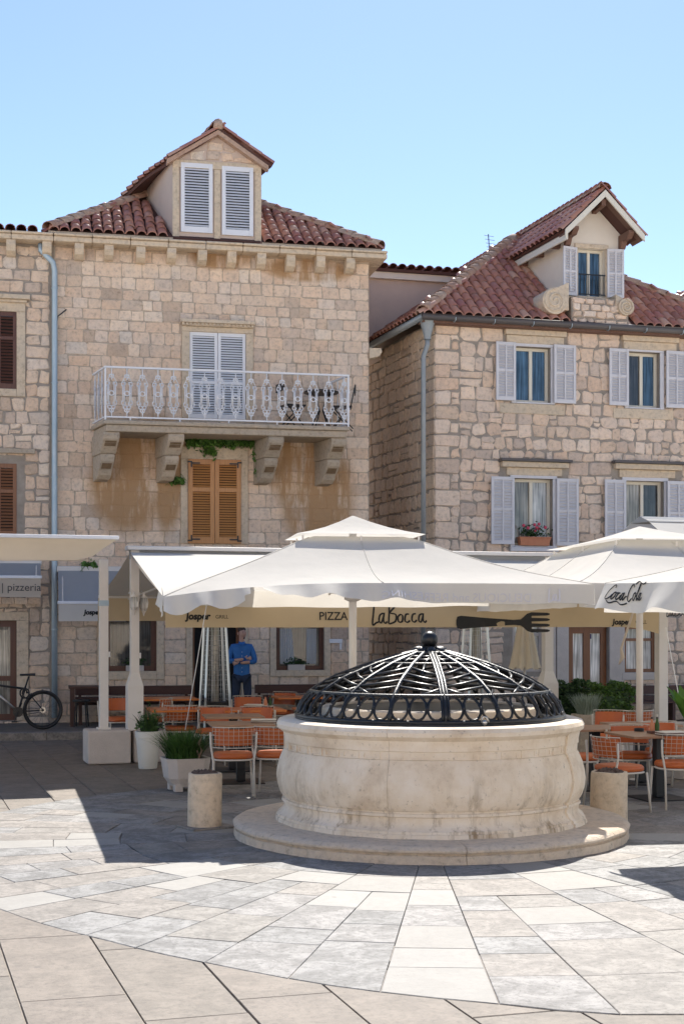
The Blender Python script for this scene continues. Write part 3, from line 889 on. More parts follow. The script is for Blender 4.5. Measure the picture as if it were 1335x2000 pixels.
# roof: low hipped roof; the front slope is what the square sees
tp = math.tan(R(33)); zr = zc_t + .05; e0, e1 = -.12, LF.px(742, 487, .25)[0]
half = (e1 - e0) / 2; ap = (e0 + half + SK * half * .6, half - .3, zr + half * tp)
bud = [225]
d0, d1 = LF.px(337, 440, DF)[0], LF.px(510, 440, DF)[0]
roof_slope(LHs, 'roof', [(e0, -.3, zr), (e1, -.3, zr), ap], None, bud, cut=[[(d0 - e0 - .06, -1), (d1 - e0 + .06, -1), (d1 - e0 - .1, 2.6), (d0 - e0 - .55, 2.6), (d0 - e0 - .06, .3)]])
bud2 = [0]
roof_slope(LHs, 'roof_side', [(e1, -.3, zr), (e1 + SK * 7, 2 * half - .3, zr), ap], None, bud2)
roof_slope(LHs, 'roof_side', [(e0 + SK * 7, 2 * half - .3, zr), (e0, -.3, zr), ap], None, bud2)
ridge_line(LHs, (e0, -.3, zr + .03), ap); ridge_line(LHs, (e1, -.3, zr + .03), ap)
for q0, q1 in ((e0, d0 - .004), (d1 + .004, e1)): MB().box(q0, q1, -.33, .1, zc_t + .003, zr - .01).build('eave_course', M['trim_grey'], LHs)
# dormer
d0, d1 = LF.px(337, 440, DF)[0], LF.px(510, 440, DF)[0]
dzb = zc_t + .004; dze = LF.px(420, 318, DF)[1]; dzp = LF.px(423, 262, DF)[1]; dm_ = (d0 + d1) / 2
sk = lambda s, t, z: (s - .20 * t, t, z)
b = MB()
fc = [(d0, -DF, dzb), (d1, -DF, dzb), (d1, -DF, dze), (dm_, -DF, dzp), (d0, -DF, dze)]
DB = 2.9
b.add(fc, [(0, 1, 2, 3, 4)])
b.add([(d0, -DF, dzb), (d0, -DF, dze), sk(d0, DB, dze), sk(d0, DB, dzb)], [(0, 1, 2, 3)]); b.add([(d1, -DF, dzb), (d1, -DF, dze), sk(d1, DB, dze), sk(d1, DB, dzb)], [(3, 2, 1, 0)])
dorm = b.build('dormer', M['render_pink'], LHs)
# stone frame strips of the dormer front and stones in its gable
b = MB(); m0, m1 = op_dl[1] + .03, op_dr[0] - .03
b.box(d0, op_dl[0] - .03, -DF - .03, -DF - .002, dzb, dze); b.box(op_dr[1] + .03, d1, -DF - .03, -DF - .002, dzb, dze); b.box(m0, m1, -DF - .032, -DF - .002, dzb, dze - .14); b.box(d0 + .002, d1 - .002, -DF - .04, -DF - .003, dze - .137, dze + .01)
b.build('dormer_frame', M['trim'], dorm, bevel=.006)
gs = []
courses(lambda a, n, z: (a, -DF - n, z), d0 + .12, d1 - .12, dze + .03, dzp - .05, [], (.15, .19), (.2, .36), gs, .02, 1.0, .008, zmax=lambda a: dzp - .10 - abs(a - dm_) * (dzp - dze) / (d1 - dm_))
lay(gs, dorm, M['stone_l'], 60, 'gable_stone')
for op in (op_dl, op_dr): shutter(LHs, front, op, DF + .012, 'white_paint', 21, fw=.075, label='white louvred dormer shutter')
# dormer roof: two slopes with a flared foot on the left
ov = DF + .16; dzr = dzp + .03; e_z = dze - .04
def slope2(sgn):
    xe = dm_ + sgn * ((d1 - d0) / 2 + .12)
    N = 7; b = MB(); pts = []
    for j in range(9):
        t = -ov + (DB + ov) * j / 8
        # towards the back the foot of the slope drops and swings outwards, as the photo's curved verge does
        q = max(0.0, (t - .05)) / DB
        for i in range(N + 1):
            f = i / N; drop = q * q * 0.9 * f * f if sgn < 0 else 0.0; outw = q * .75 * f * f if sgn < 0 else 0.0
            pts.append(sk(dm_ + (xe - dm_) * f + sgn * outw, t, dzr + (e_z - dzr) * f - drop + .05 * math.sin(f * math.pi) * -.6))
    fs = [(j * (N + 1) + i, j * (N + 1) + i + 1, (j + 1) * (N + 1) + i + 1, (j + 1) * (N + 1) + i) for j in range(8) for i in range(N)]
    b.add(pts, fs)
    ob = b.build('dormer_roof', M['tile_bed'], LHs, solid=.05)
    # barrel tiles laid along the slope in rows
    me = tile_mesh('tile')
    for j in range(14):
        t = -ov + .05 + j * .205
        if t > DB: break
        q = max(0.0, (t - .05)) / DB
        for i in range(4):
            f = (i + 1) / 4.0 + .02; f2 = i / 4.0
            def pt(f):
                drop = q * q * .9 * f * f if sgn < 0 else 0.0; outw = q * .75 * f * f if sgn < 0 else 0.0
                return Vector(sk(dm_ + (xe - dm_) * f + sgn * outw, t, dzr + (e_z - dzr) * f - drop + .04))
            A, B = pt(f), pt(f2); Y = (B - A).normalized(); X = Vector((0, 1, 0)); X = (X - Y * X.dot(Y)).normalized(); Z = X.cross(Y)
            if Z.z < 0: X = -X; Z = -Z
            mtx = Matrix((X, Y, Z)).transposed().to_4x4(); mtx.translation = A + Z * .015
            o = bpy.data.objects.new('tile', me); col.objects.link(o); o.parent = ob; o.matrix_local = mtx
    return ob
slope2(-1); slope2(1)
ridge_line(LHs, (dm_, -ov, dzr + .05), sk(dm_, DB, dzr + .05))
b = MB(); b.tube([(dm_, -ov - .02, dzr + .02), (dm_, -ov + .02, dzr + .14), (dm_, -ov + .12, dzr + .19)], [.09, .10, .05], 8); b.build('roof_finial', M['ridge'], LHs, True)
hw_ = (d1 - d0) / 2 + .12
for sg in (-1, 1):
    b = MB(); b.prism([(dm_, -ov - .01, dzr - .0), (dm_ + sg * hw_, -ov - .01, e_z - .0), (dm_ + sg * hw_, -ov - .01, e_z - .09), (dm_, -ov - .01, dzr - .09)], (0, ov - DF, 0)); b.build('verge', M['ridge'], LHs)
# downpipe at the left corner
pts = [(-.26, -.16, zc_b - .03), (-.26, -.17, zc_b - .14), (-.03, -.13, zc_b - .36), (.0, -.09, zc_b - .5), (.0, -.09, 6.0), (-.004, -.09, 3.0), (0, -.09, TZ + .1)]
MB().tube(pts, .055, 10).build('downpipe', M['zinc'], LHs, True)
b = MB()
for z in (8.4, 6.6, 4.8, 3.4, 1.9): b.lathe([(.062, -.015), (.066, 0), (.062, .015)], 10, c=(0, -.09, z))
b.build('pipe_collar', M['zinc'], LHs, True)
# hanging cable end
c0 = LF.px(110, 637, .05); c1 = LF.px(130, 605, .05)
MB().tube([(c0[0], -.04, c0[1]), (c0[0] + .03, -.08, c0[1] + .18), (c1[0], -.07, c1[1])], .012, 6).build('cable_end', M['black'], LHs, True)
# ---- balcony
BN = 1.0
bx0, bx1 = LF.px(203, 820, BN)[0], LF.px(684, 835, BN)[0]
bzt = LF.px(440, 826, BN)[1]; bzb = bzt - .21
BS = .20
b = MB()
for e_, z0_, z1_ in ((0, bzt - .08, bzt), (.05, bzb, bzt - .082)): b.prism([(bx0 + e_, -BN + e_, z0_), (bx1 - e_, -BN + e_, z0_), (bx1 - e_ - BS * (BN + .05), .05, z0_), (bx0 + e_ - BS * (BN + .05), .05, z0_)], (0, 0, z1_ - z0_))
slab = b.build('balcony_slab', M['trim_grey'], LHs, bevel=.02)
def corbel2(px):
    c = LF.px(px, 860, .75)[0]; b = MB(); w = .15
    b.prism([(c - w, y, z) for y, z in ((0, bzb), (-.90, bzb), (-.92, bzb - .06), (-.90, bzb - .13), (-.84, bzb - .20), (-.75, bzb - .27), (-.68, bzb - .34), (-.64, bzb - .38), (0, bzb - .38))], (2 * w, 0, 0))
    b.prism([(c - w + .02, y, z) for y, z in ((0, bzb - .382), (-.62, bzb - .382), (-.64, bzb - .44), (-.61, bzb - .52), (-.53, bzb - .60), (-.44, bzb - .67), (-.38, bzb - .76), (-.28, bzb - .83), (0, bzb - .86))], (2 * w - .04, 0, 0))
    shear = lambda v: (v[0] + BS * (-v[1] - .75), v[1], v[2])
    b.v = [shear(v) for v in b.v]
    o = b.build('balcony_corbel', M['trim_grey'], LHs, bevel=.015)
    bb = MB()
    def panel(p0, p1, hw):
        n_ = Vector((0, p1[0] - p0[0], p1[1] - p0[1])); t = n_.normalized(); nn = Vector((0, t.z, -t.y)); 
        if nn.y > 0: nn = -nn
        f = [Vector((c + sx * hw, p0[0], p0[1])) + nn * .006 + t * q for sx, q in ((-1, .05), (1, .05), (1, n_.length - .03), (-1, n_.length - .03))]
        bb.add(f, [(0, 1, 2, 3)])
    panel((-.74, bzb - .285), (-.895, bzb - .14), w - .045); panel((-.44, bzb - .68), (-.60, bzb - .53), w - .06)
    bb.v = [shear(v) for v in bb.v]
    bb.build('corbel_panel', plain('brown_panel', (.14, .09, .05), .9, (.22, .15, .09), 9), o)  # flat brown panel laid just in front of the corbel face
for px in (214, 340, 534, 656): corbel2(px)
# railing
rh = LF.px(440, 722, BN)[1] - bzt
ral = MB(); yF = -BN + .06; xl, xr = bx0 + .03, bx1 - .03; zt = bzt + rh; zb = bzt + .06
ral.box(xl - .02, xr + .02, yF - .02, yF + .02, zt - .035, zt); ral.box(xl - .015, xr + .015, yF - .015, yF + .015, zb - .014, zb + .014)
for sx in (xl, xr):
    for hw_r, zz0, zz1 in ((.02, zt - .034, zt - .001), (.015, zb - .0138, zb + .0138)): ral.prism([(sx - hw_r, yF + .022, zz0), (sx + hw_r, yF + .022, zz0), (sx + hw_r + BS * yF, 0, zz0), (sx - hw_r + BS * yF, 0, zz0)], (0, 0, zz1 - zz0))
    ral.box(sx - .016, sx + .016, yF - .016, yF + .016, bzt + .001, zt - .036)
for i in range(5): ral.box(xl + (xr - xl) * (i + .5) / 5 - .012, xl + (xr - xl) * (i + .5) / 5 + .012, yF - .01, yF + .01, bzt - .06, zb - .0145)
rail = ral.build('balustrade', M['white_paint'], LHs)
H = zt - .036 - zb - .015
b = MB(); rr = .0105
def P2(l, r=rr, closed=False): b.tube([(x, 0, z * H) for x, z in l], r, 5, closed)
def arc(cx, cz, rx, rz, a0, a1, n=10): return [(cx + rx * math.cos(R(a0 + (a1 - a0) * i / n)), cz + rz * math.sin(R(a0 + (a1 - a0) * i / n))) for i in range(n + 1)]
P2([(0, .86), (0, 1.0)]); P2([(0, 0), (0, .10)])
for sx in (-1, 1):
    P2([(sx * .05, .26), (sx * .05, .70)]); P2([(sx * .076, .30), (sx * .076, .66)])
    P2([(sx * .03, .66), (sx * .03, .71), (sx * .095, .71), (sx * .10, .65), (sx * .075, .62)], .010); P2([(sx * .03, .30), (sx * .03, .25), (sx * .095, .25), (sx * .10, .31), (sx * .075, .34)], .010)
    P2(arc(sx * .035, .775, .034, .036, 200, -90 + 180 * (sx < 0) + 180, 9)); P2(arc(sx * .022, .84, .022, .03, 0, 330, 8)); P2([(sx * .085, .72), (sx * .05, .80), (0, .90)], .007)
    P2(arc(sx * .035, .19, .034, .036, 20, 340, 9)); P2(arc(sx * .022, .125, .022, .03, 0, 330, 8)); P2([(sx * .085, .245), (sx * .05, .16), (0, .05)], .007)
b.tube([(p[0], 0, p[1] * H) for p in arc(0, .48, .043, .048, 0, 324, 9)], .012, 5, True)
P2([(-.076, .48), (-.043, .48)]); P2([(.076, .48), (.043, .48)])
bal_me = b.mesh('baluster', M['white_paint'], True)
for i in range(16):
    px = 218 + (672 - 218) * i / 15.0
    share('baluster', bal_me, rail, (LF.px(px, 770, BN - .06)[0], yF, zb + .015))
for sx in (xl, xr):
    for i in range(3): share('baluster', bal_me, rail, (sx - BS * (.94 - .16 - .27 * i), -.16 - .27 * i, zb + .015), (0, 0, R(90 - 11)))
# small junction box and hydrant plate on the ground floor wall
q = LF.px(655, 1252, .02); MB().box(q[0] - .13, q[0] + .13, -.05, .0, q[1] - .04, q[1] + .04).box(q[0] + .08, q[0] + .12, -.053, 0, q[1] - .17, q[1] - .043).build('wall_sign', M['white_paint'], LHs, bevel=.004)

# ------------------------------------------------------------------ far left house (same street front)
FH = thing('stone_house', 'grey-pink stone house cut by the left edge with brown upper and orange lower shutters', 'house', LF.O, LF.a)
fA = rect(LF, -45, 608, 33, 759); fB = rect(LF, -45, 905, 33, 1047); fD = (LF.px(-60, 1300)[0], LF.px(33, 1300)[0], TZ + .05, LF.px(10, 1212)[1])
zq = LF.px(30, 470, .2)[1]
sA, sB, sD = grow(fA, .15, .16, .14, .22), grow(fB, .15, .14, .0, .16), grow(fD, .15, .22, 0, .16)
fw_ = wall_part(FH, 'wall', front, -4.0, -.005, 0, zq, [fA, fB, fD], M['mortar_r'])
outf = []
courses(front, -3.99, -.09, 0, zq - .03, [sA, sB, sD, (sA[0] - .1, sA[1] + .1, sA[3], sA[3] + .1), (-.05, .1, 0, 20)], (.20, .29), (.2, .34), outf, .014, .75, .009, prio=lambda a, z: 1.0 if a > -1.25 else 0.0)
lay(outf, fw_, M['stone_l'])
for op, su in ((fA, sA), (fB, sB)): surround(FH, op, su)
surround(FH, fD, sD, 'door_surround')
MB().box(sA[0] - .08, sA[1] + .09, -.16, .02, sA[3] + .003, sA[3] + .09).box(sA[0] - .02, sA[1] + .03, -.10, .02, sA[3] - .05, sA[3] + .001).build('window_cornice', M['trim'], FH, bevel=.012)
MB().box(sB[0] - .1, sB[1] + .2, -.10, .02, sB[3] + .03, sB[3] + .12).build('window_cornice', M['trim_grey'], FH, bevel=.012)
m = (fA[0] + fA[1]) / 2
for o_, mt_, sl_, md in ((fA, 'brown_wood', 20, .66), (fB, 'rust_wood', 19, .62)):
    m = (o_[0] + o_[1]) / 2
    for rr_ in ((o_[0], m - .004, o_[2], o_[3]), (m + .004, o_[1], o_[2], o_[3])): shutter(FH, front, rr_, -.02, mt_, sl_, mid=md, fw=.07)
dd = window(FH, front, fD, 'maroon_door', 'glass_warm', depth=.12, fw=.12, mull=0, name='door', trans=.42)
for i in range(5):
    x0 = -4.0 + i * .8; MB().box(x0 + .002, x0 + .798 if i < 4 else -.025, -.34, .3, zq, zq + .10).box(x0 + .003, x0 + .797 if i < 4 else -.026, -.38, .3, zq + .102, zq + .15).build('cornice_block', M['trim'], FH, bevel=.02)
for px in (22, 92, -45): share('corbel', cm, FH, (LF.px(px, 480, .2)[0], -.001, zq - .004))
budf = [40]
roof_slope(FH, 'roof', [(-4, -.3, zq + .17), (-.3, -.3, zq + .17), (-.3, 2.2, zq + .17 + 2.5 * .2), (-4, 2.2, zq + .17 + 2.5 * .2)], None, budf)
# stepped stone ledge over the door
q = LF.px(5, 1178, .1); 
for i in range(6): MB().box(-1.7 + i * .24 + .004, -1.7 + (i + 1) * .24 - .004, -.10, .02, q[1] - .02, q[1] + .10).build('ledge_stone', M['stone_l'], FH, bevel=.01)
q = LF.px(64, 1229, .03); MB().lathe([(.0001, -.02), (.045, -.02), (.05, 0)], 14, c=(0, 0, 0)).build('lamp_button', M['zinc'], FH, True); bpy.context.view_layer.objects
ob = FH.children[-1]; ob.rotation_euler = (R(90), 0, 0); ob.location = (q[0], -.03, q[1])

# ------------------------------------------------------------------ right house
RHs = thing('stone_house', 'rough tan stone house with pale lilac shutters and a big gabled dormer', 'house', RF.O, RF.a)
SE = 6.5
ze = RF.px(874, 621, .3)[1]
wins = {'u1': rect(RF, 1006, 678, 1074, 786), 'u2': rect(RF, 1226, 688, 1287, 796), 'l1': rect(RF, 1003, 935, 1078, 1066), 'l2': rect(RF, 1221, 940, 1295, 1070)}
gd = (RF.px(1110, 1300)[0], RF.px(1187, 1300)[0], 0.0, RF.px(1150, 1225)[1]); gw = rect(RF, 1219, 1222, 1281, 1313); gl = rect(RF, 1000, 1215, 1062, 1312)
ops = list(wins.values()) + [gd, gw, gl]
sur = {k: grow(v, .09, .09, .03, .09) for k, v in wins.items()}
wr = wall_part(RHs, 'wall', front, 0, SE, 0, ze + .02, ops, M['mortar_r'])
blk = list(sur.values())
cor = {'u1': rect(RF, 980, 636, 1106, 678), 'u2': rect(RF, 1208, 648, 1325, 690), 'l1': rect(RF, 975, 898, 1108, 934), 'l2': rect(RF, 1195, 902, 1328, 938)}
blk += [grow(c, 0, 0, 0, 0) for c in cor.values()] + [grow(gd, .35, .25, 0, .25), grow(gw, .3, .15, .1, .2), grow(gl, .2, .3, .1, .2)]
blk += [grow(wins['u1'], .05, .0, .2, -1.0), grow(wins['u2'], .05, .0, .2, -1.0)]
outr = []
zaw2 = RF.px(1000, 1085)[1]
pr = lambda a, z: (1.0 if z > zaw2 else (.5 if z < 2.1 else .02)) * (1 if a < 5.3 else 0)
# alternating corner stones, then the rubble courses
z = 0.0; ql = True; quo = []
while z < ze - .1:
    h = rnd.uniform(.24, .36); h = min(h, ze - z); w = .52 if ql else .33
    quo.append((0.0, w, z, z + h)); z += h; ql = not ql
for q_ in quo:
    vs, fs = stone_shape(front, q_[0] - .012, q_[1], q_[2], q_[3], .022, .6, .008); outr.append((2 * pr(0, q_[2]) * .15, vs, fs))
courses(front, .01, SE, 0, ze - .01, blk + quo, (.18, .31), (.15, .38), outr, .014, 1.0, .007, prio=pr)
# side wall running back along the alley
KS = .07; el = math.hypot(KS, 1)
def sidew(a, n, z): return ((-KS * a - n) / el, (a - KS * n) / el, z)
zs_ = ze
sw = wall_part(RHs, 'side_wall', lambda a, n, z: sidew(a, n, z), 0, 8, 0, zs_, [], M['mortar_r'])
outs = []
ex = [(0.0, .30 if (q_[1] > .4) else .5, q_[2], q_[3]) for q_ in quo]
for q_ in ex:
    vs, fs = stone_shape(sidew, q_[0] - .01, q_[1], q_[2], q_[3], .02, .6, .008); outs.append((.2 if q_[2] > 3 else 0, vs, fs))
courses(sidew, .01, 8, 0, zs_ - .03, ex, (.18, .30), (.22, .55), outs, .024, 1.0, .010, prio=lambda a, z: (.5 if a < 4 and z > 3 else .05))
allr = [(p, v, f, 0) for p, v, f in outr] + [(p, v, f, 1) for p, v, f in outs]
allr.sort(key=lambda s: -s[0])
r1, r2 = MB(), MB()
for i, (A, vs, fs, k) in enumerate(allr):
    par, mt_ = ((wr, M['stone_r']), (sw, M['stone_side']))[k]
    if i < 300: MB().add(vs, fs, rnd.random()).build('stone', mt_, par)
    else: (r1, r2)[k].add(vs, fs, rnd.random())
r1.build('far_stones', M['stone_r'], wr, kind='stuff'); r2.build('far_stones', M['stone_side'], sw, kind='stuff')
b = MB(); b.add([(SE, 0, 0), (SE, 8, 0), (SE, 8, ze), (SE, 0, ze)], [(0, 1, 2, 3)]); b.add([(SE, 8, 0), (-KS * 8, 8, 0), (-KS * 8, 8, ze), (SE, 8, ze)], [(0, 1, 2, 3)]); b.build('back_wall', M['mortar_r'], RHs)
for k in wins:
    surround(RHs, wins[k], sur[k], mat='lilac_paint', pr=.028)
pan = {'u1': ['glass_blue', 'glass_blue'], 'u2': ['glass_dark', 'glass_blue'], 'l1': ['glass_warm', 'glass_pale'], 'l2': ['glass_warm', 'glass_dark']}
for k in wins: window(RHs, front, wins[k], 'cream_paint', None, depth=.14, fw=.06, mull=1, pane_mats=pan[k])
# cornices over the windows
for k, c in cor.items():
    b = MB(); hz = (c[3] - c[2])
    if k[0] == 'u':
        b.box(c[0] + .08, c[1] - .08, -.05, .02, c[2] + .06, c[2] + hz * .5); b.box(c[0] + .04, c[1] - .04, -.10, .02, c[2] + hz * .5 + .002, c[2] + hz * .75); b.box(c[0], c[1], -.17, .02, c[2] + hz * .75 + .002, c[3])
    else:
        b.box(c[0] + .14, c[1] - .14, -.04, .02, c[2] + .05, c[2] + hz * .55); b.box(c[0] + .02, c[1] - .02, -.12, .02, c[2] + hz * .55 + .002, c[2] + hz * .85)
    co = b.build('window_cornice', M['trim'], RHs, bevel=.012)
    if k[0] == 'l': MB().box(c[0] - .03, c[1] + .03, -.19, .02, c[2] + hz * .85 + .002, c[2] + hz * 1.0).build('cornice_slate', M['gutter'], co, bevel=.008)
for k in ('u1', 'u2'):
    w_ = wins[k]; MB().box(w_[0] - .35, w_[1] + .3, -.03, .02, w_[2] - .24, w_[2] - .035).build('window_sill', M['trim'], RHs, bevel=.01)
for k in ('l1', 'l2'):
    w_ = wins[k]; MB().box(w_[0] - .1, w_[1] + .1, -.09, .02, w_[2] - .12, w_[2] - .034).build('window_sill', M['lilac_paint'], RHs, bevel=.01)
shr = [(967, 668, 1006, 782), (1080, 674, 1123, 788), (1188, 681, 1226, 792), (1299, 686, 1340, 797), (958, 931, 1003, 1063), (1086, 935, 1128, 1066), (1179, 937, 1221, 1068), (1301, 940, 1345, 1070)]
for i, (x0, y0, x1, y1) in enumerate(shr):
    shutter(RHs, front, rect(RF, x0, y0, x1, y1, .06), .06, 'lilac_paint', 18, cols=2, mid=.52, fw=.055, back='lilac_paint', swing=rnd.uniform(-3, 3))
# ground floor: doors, windows, pale pilasters
for x0, x1 in ((1062, 1083), (1085, 1108), (1188, 1217)):
    r_ = rect(RF, x0, 1180, x1, 1345); MB().box(r_[0], r_[1], -.05, .02, 0, 2.6).build('pilaster', M['concrete'], RHs, bevel=.01)
MB().box(gw[0] - .08, gw[1] + .1, -.06, .02, gw[2] - .16, gw[2] - .003).build('window_sill', M['concrete'], RHs, bevel=.01)
gdw = window(RHs, front, gd, 'door_wood', None, depth=.10, fw=.13, mull=1, name='double_door', pane_mats=['glass_pale', 'glass_pale'], trans=.22)
window(RHs, front, gw, 'rust_wood', None, depth=.08, fw=.07, mull=1, pane_mats=['glass_pale', 'glass_pale'], trans=.7)
window(RHs, front, gl, 'concrete', None, depth=.1, fw=.08, mull=1, pane_mats=['glass_pale', 'glass_pale'], trans=.75)
q = RF.px(1150, 1243, -.13); MB().box(q[0] - .04, q[0] + .04, .125, .133, q[1] - .05, q[1] + .05).build('door_sticker', plain('navy_sticker', (.03, .03, .12), .5), gdw)
# gutter and downpipe
b = MB()
for y0, (p0, p1) in (('f', ((-.36, -.34), (SE + .3, -.34))),): b.tube([(p0[0], p0[1], ze), (p1[0], p1[1], ze)], .07, 10)
b.build('gutter', M['gutter'], RHs, True)
b = MB(); b.tube([(-.34, -.3, ze), (-.34 - KS * 8, 8, ze)], .07, 10); b.build('side_gutter', M['zinc_grey'], RHs, True)
cbm = MB().tube([(0, -.09, 0), (0, -.075, -.06), (0, 0, -.085), (0, .075, -.06)], .008, 5).mesh('gutter_bracket', M['zinc'])
for i in range(8): share('gutter_bracket', cbm, RHs, (.3 + i * .82, -.34, ze))
b = MB(); b.lathe([(.07, -.42), (.07, -.36), (.14, -.12), (.15, -.02)], 12, c=(-.2, -.16, ze)); b.tube([(-.2, -.16, ze - .38), (-.2, -.16, ze - .52), (-.27, -.12, ze - .75), (-.27, -.12, ze - .95), (-.27, -.12, .1)], .05, 10)
b.build('downpipe', M['zinc_grey'], RHs, True)
MB().prism([(-.33, -.27, ze - .10), (SE + .28, -.27, ze - .10), (SE + .28, .02, ze - .10), (-.33, .02, ze - .10)], (0, 0, .08)).build('eave_board', M['eave_wood'], RHs)
# main roof
tq = .73; zr2 = ze + .05
L0, R0 = -.36, SE + .35; hf = (R0 - L0) / 2; apx = (L0 + hf - .3, hf - .36, zr2 + hf * tq)
budr = [250]
# gable dormer geometry first
g0, g1 = RF.px(1103, 560)[0], RF.px(1213, 560)[0]; gm = (g0 + g1) / 2
gzr = RF.px(1178, 372, .5)[1]; gzb = RF.px(1155, 626, 0)[1]
GW = (g1 - g0) / 2; ge = GW + .24; tg = .98; gze = gzr - ge * tg
cutp = [[(g0 - L0 - .02, -1), (g1 - L0 + .02, -1), (g1 - L0 + .02, 3.2), (g0 - L0 - .02, 3.2)]]
fr_ = roof_slope(RHs, 'roof', [(L0, -.36, zr2), (R0, -.36, zr2), apx], None, budr, cut=cutp)
budl = [0]
roof_slope(RHs, 'side_roof', [(L0 - KS * 9, 8.6, zr2), (L0, -.36, zr2), apx, (apx[0] - .1, 8, apx[2])], None, budl)
roof_slope(RHs, 'side_roof', [(R0, -.36, zr2), (R0, 8, zr2), apx], None, budl)
ridge_line(RHs, (L0, -.36, zr2 + .03), apx); ridge_line(RHs, (R0, -.36, zr2 + .03), apx)
# gable dormer: cheeks, front, oversailing roof
gop = rect(RF, 1127, 486, 1180, 580); gdz = 6.5
b = MB(); topz = lambda x: gzr - .14 - abs(x - gm) * tg
xs = [g0, gop[0], gm, gop[1], g1]
def fq(x0, x1, z0a, z0b, z1a, z1b): b.add([(x0, 0, z0a), (x1, 0, z0b), (x1, 0, z1b), (x0, 0, z1a)], [(0, 1, 2, 3)])
fq(g0, gop[0], gzb, gzb, topz(g0), topz(gop[0])); fq(gop[1], g1, gzb, gzb, topz(gop[1]), topz(g1))
fq(gop[0], gm, gop[3], gop[3], topz(gop[0]), topz(gm)); fq(gm, gop[1], gop[3], gop[3], topz(gm), topz(gop[1])); fq(gop[0], gop[1], gzb, gzb, gop[2], gop[2])
for x in (g0, g1):
    b.add([(x, 0, gzb - .1), (x - .07 * gdz, gdz, gzb - .1), (x - .07 * gdz, gdz, topz(x)), (x, 0, topz(x))], [(0, 1, 2, 3)])
for (x0, x1, z0, z1) in (gop,):
    b.add([(x0, 0, z0), (x1, 0, z0), (x1, 0, z1), (x0, 0, z1), (x0, .3, z0), (x1, .3, z0), (x1, .3, z1), (x0, .3, z1)], [(0, 1, 5, 4), (1, 2, 6, 5), (2, 3, 7, 6), (3, 0, 4, 7)])
gdo = b.build('gable_dormer', M['render_cream'], RHs)
gs = []
MB().box(g0, g1, -.30, -.004, zr2 - .06, gop[2] - .09).build('dormer_base', M['mortar_r'], RHs)
courses(lambda a, n, z: (a, -.30 - n, z), g0 + .01, g1 - .01, zr2 - .05, gop[2] - .10, [], (.12, .17), (.14, .3), gs, .03, .9, .008)
lay(gs, gdo, M['stone_r'], 60, 'dormer_stone')
surround(RHs, gop, grow(gop, .07, .07, .08, .09), mat='trim', pr=.03)
window(RHs, front, gop, 'cream_paint', 'glass_blue', depth=.14, fw=.05, mull=1)
b = MB(); zr_ = gop[2] + (gop[3] - gop[2]) * .45
b.box(gop[0] + .01, gop[1] - .01, -.05, -.03, zr_ - .012, zr_ + .012); b.box(gop[0] + .01, gop[1] - .01, -.05, -.03, gop[2] + .03, gop[2] + .05)
for i in range(7): x = gop[0] + .04 + i * (gop[1] - gop[0] - .08) / 6; b.box(x - .006, x + .006, -.046, -.034, gop[2] + .05, zr_ - .0125)
b.build('window_rail', M['iron'], RHs)
for (x0, y0, x1, y1, sg) in ((1097, 482, 1126, 577, 10), (1185, 487, 1216, 582, -8)): shutter(RHs, front, rect(RF, x0, y0, x1, y1, .07), .07, 'lilac_paint', 15, cols=2, mid=.5, fw=.045, swing=sg, back='lilac_paint')
# scrolls
def scroll(cx, cz, r, sg):
    b = MB(); n = 26
    b.prism([(cx + r * math.cos(2 * math.pi * i / n), -.40, cz + r * math.sin(2 * math.pi * i / n)) for i in range(n)], (0, .7, 0))
    pts = []
    for i in range(40):
        a = R(90) + sg * i * .36; q = r * .9 * (1 - i / 44); pts.append((cx + q * math.cos(a), -.402, cz + q * math.sin(a)))
    b.tube(pts, .024, 6)
    b.prism([(cx - sg * r * .1, -.33, cz + r * .9), (cx + sg * r * 1.2, -.33, cz + r * 1.5), (cx + sg * r * 1.2, -.33, cz - r * .6), (cx, -.33, cz - r * .5)], (0, .6, 0))
    return b.build('stone_scroll', M['trim'], RHs, bevel=.012)
c = RF.px(1082, 588, .36); scroll(c[0], c[1], .27, 1); c = RF.px(1221, 600, .36); scroll(c[0], c[1], .17, -1)
# gable roof
fo = .55
gsl = lambda x, t: (x - .07 * max(t, 0), t, 0)
def gpt(x, t, z): return (x - .07 * max(t, 0), t, z)
GL = 7.2
budg = [50]
lft = roof_slope(RHs, 'gable_roof', [gpt(gm - ge, GL, gze), gpt(gm - ge, -fo, gze), gpt(gm, -fo, gzr), gpt(gm, GL, gzr)], None, budr, sp=.205)
roof_slope(RHs, 'gable_roof', [gpt(gm + ge, -fo, gze), gpt(gm + ge, GL, gze), gpt(gm, GL, gzr), gpt(gm, -fo, gzr)], None, budl)
ridge_line(RHs, gpt(gm, -fo, gzr + .02), gpt(gm, GL, gzr + .02))
for sg in (-1, 1):
    MB().prism([(gm, -fo - .02, gzr), (gm + sg * ge, -fo - .02, gze), (gm + sg * ge, -fo - .02, gze - .14), (gm, -fo - .02, gzr - .14)], (0, .04, 0)).build('bargeboard', M['cream_paint'], RHs)
    # timber soffit, bracket beams
    MB().prism([(gm, -fo + .025, gzr - .065), (gm + sg * ge, -fo + .025, gze - .065), (gm + sg * ge, -fo + .025, gze - .10), (gm, -fo + .025, gzr - .10)], (0, fo - .03, 0)).build('soffit', M['eave_wood'], RHs)
    x = gm + sg * (GW - .02); zz = topz(x) - .02
    b = MB(); b.prism([(x - .06, .0, zz), (x - .06, -fo + .05, zz), (x - .06, -fo + .05, zz - .06), (x - .06, -fo + .16, zz - .15), (x - .06, -.18, zz - .15), (x - .06, -.10, zz - .28), (x - .06, 0, zz - .30)], (.12, 0, 0)); b.build('eave_bracket', M['eave_wood'], RHs, bevel=.008)
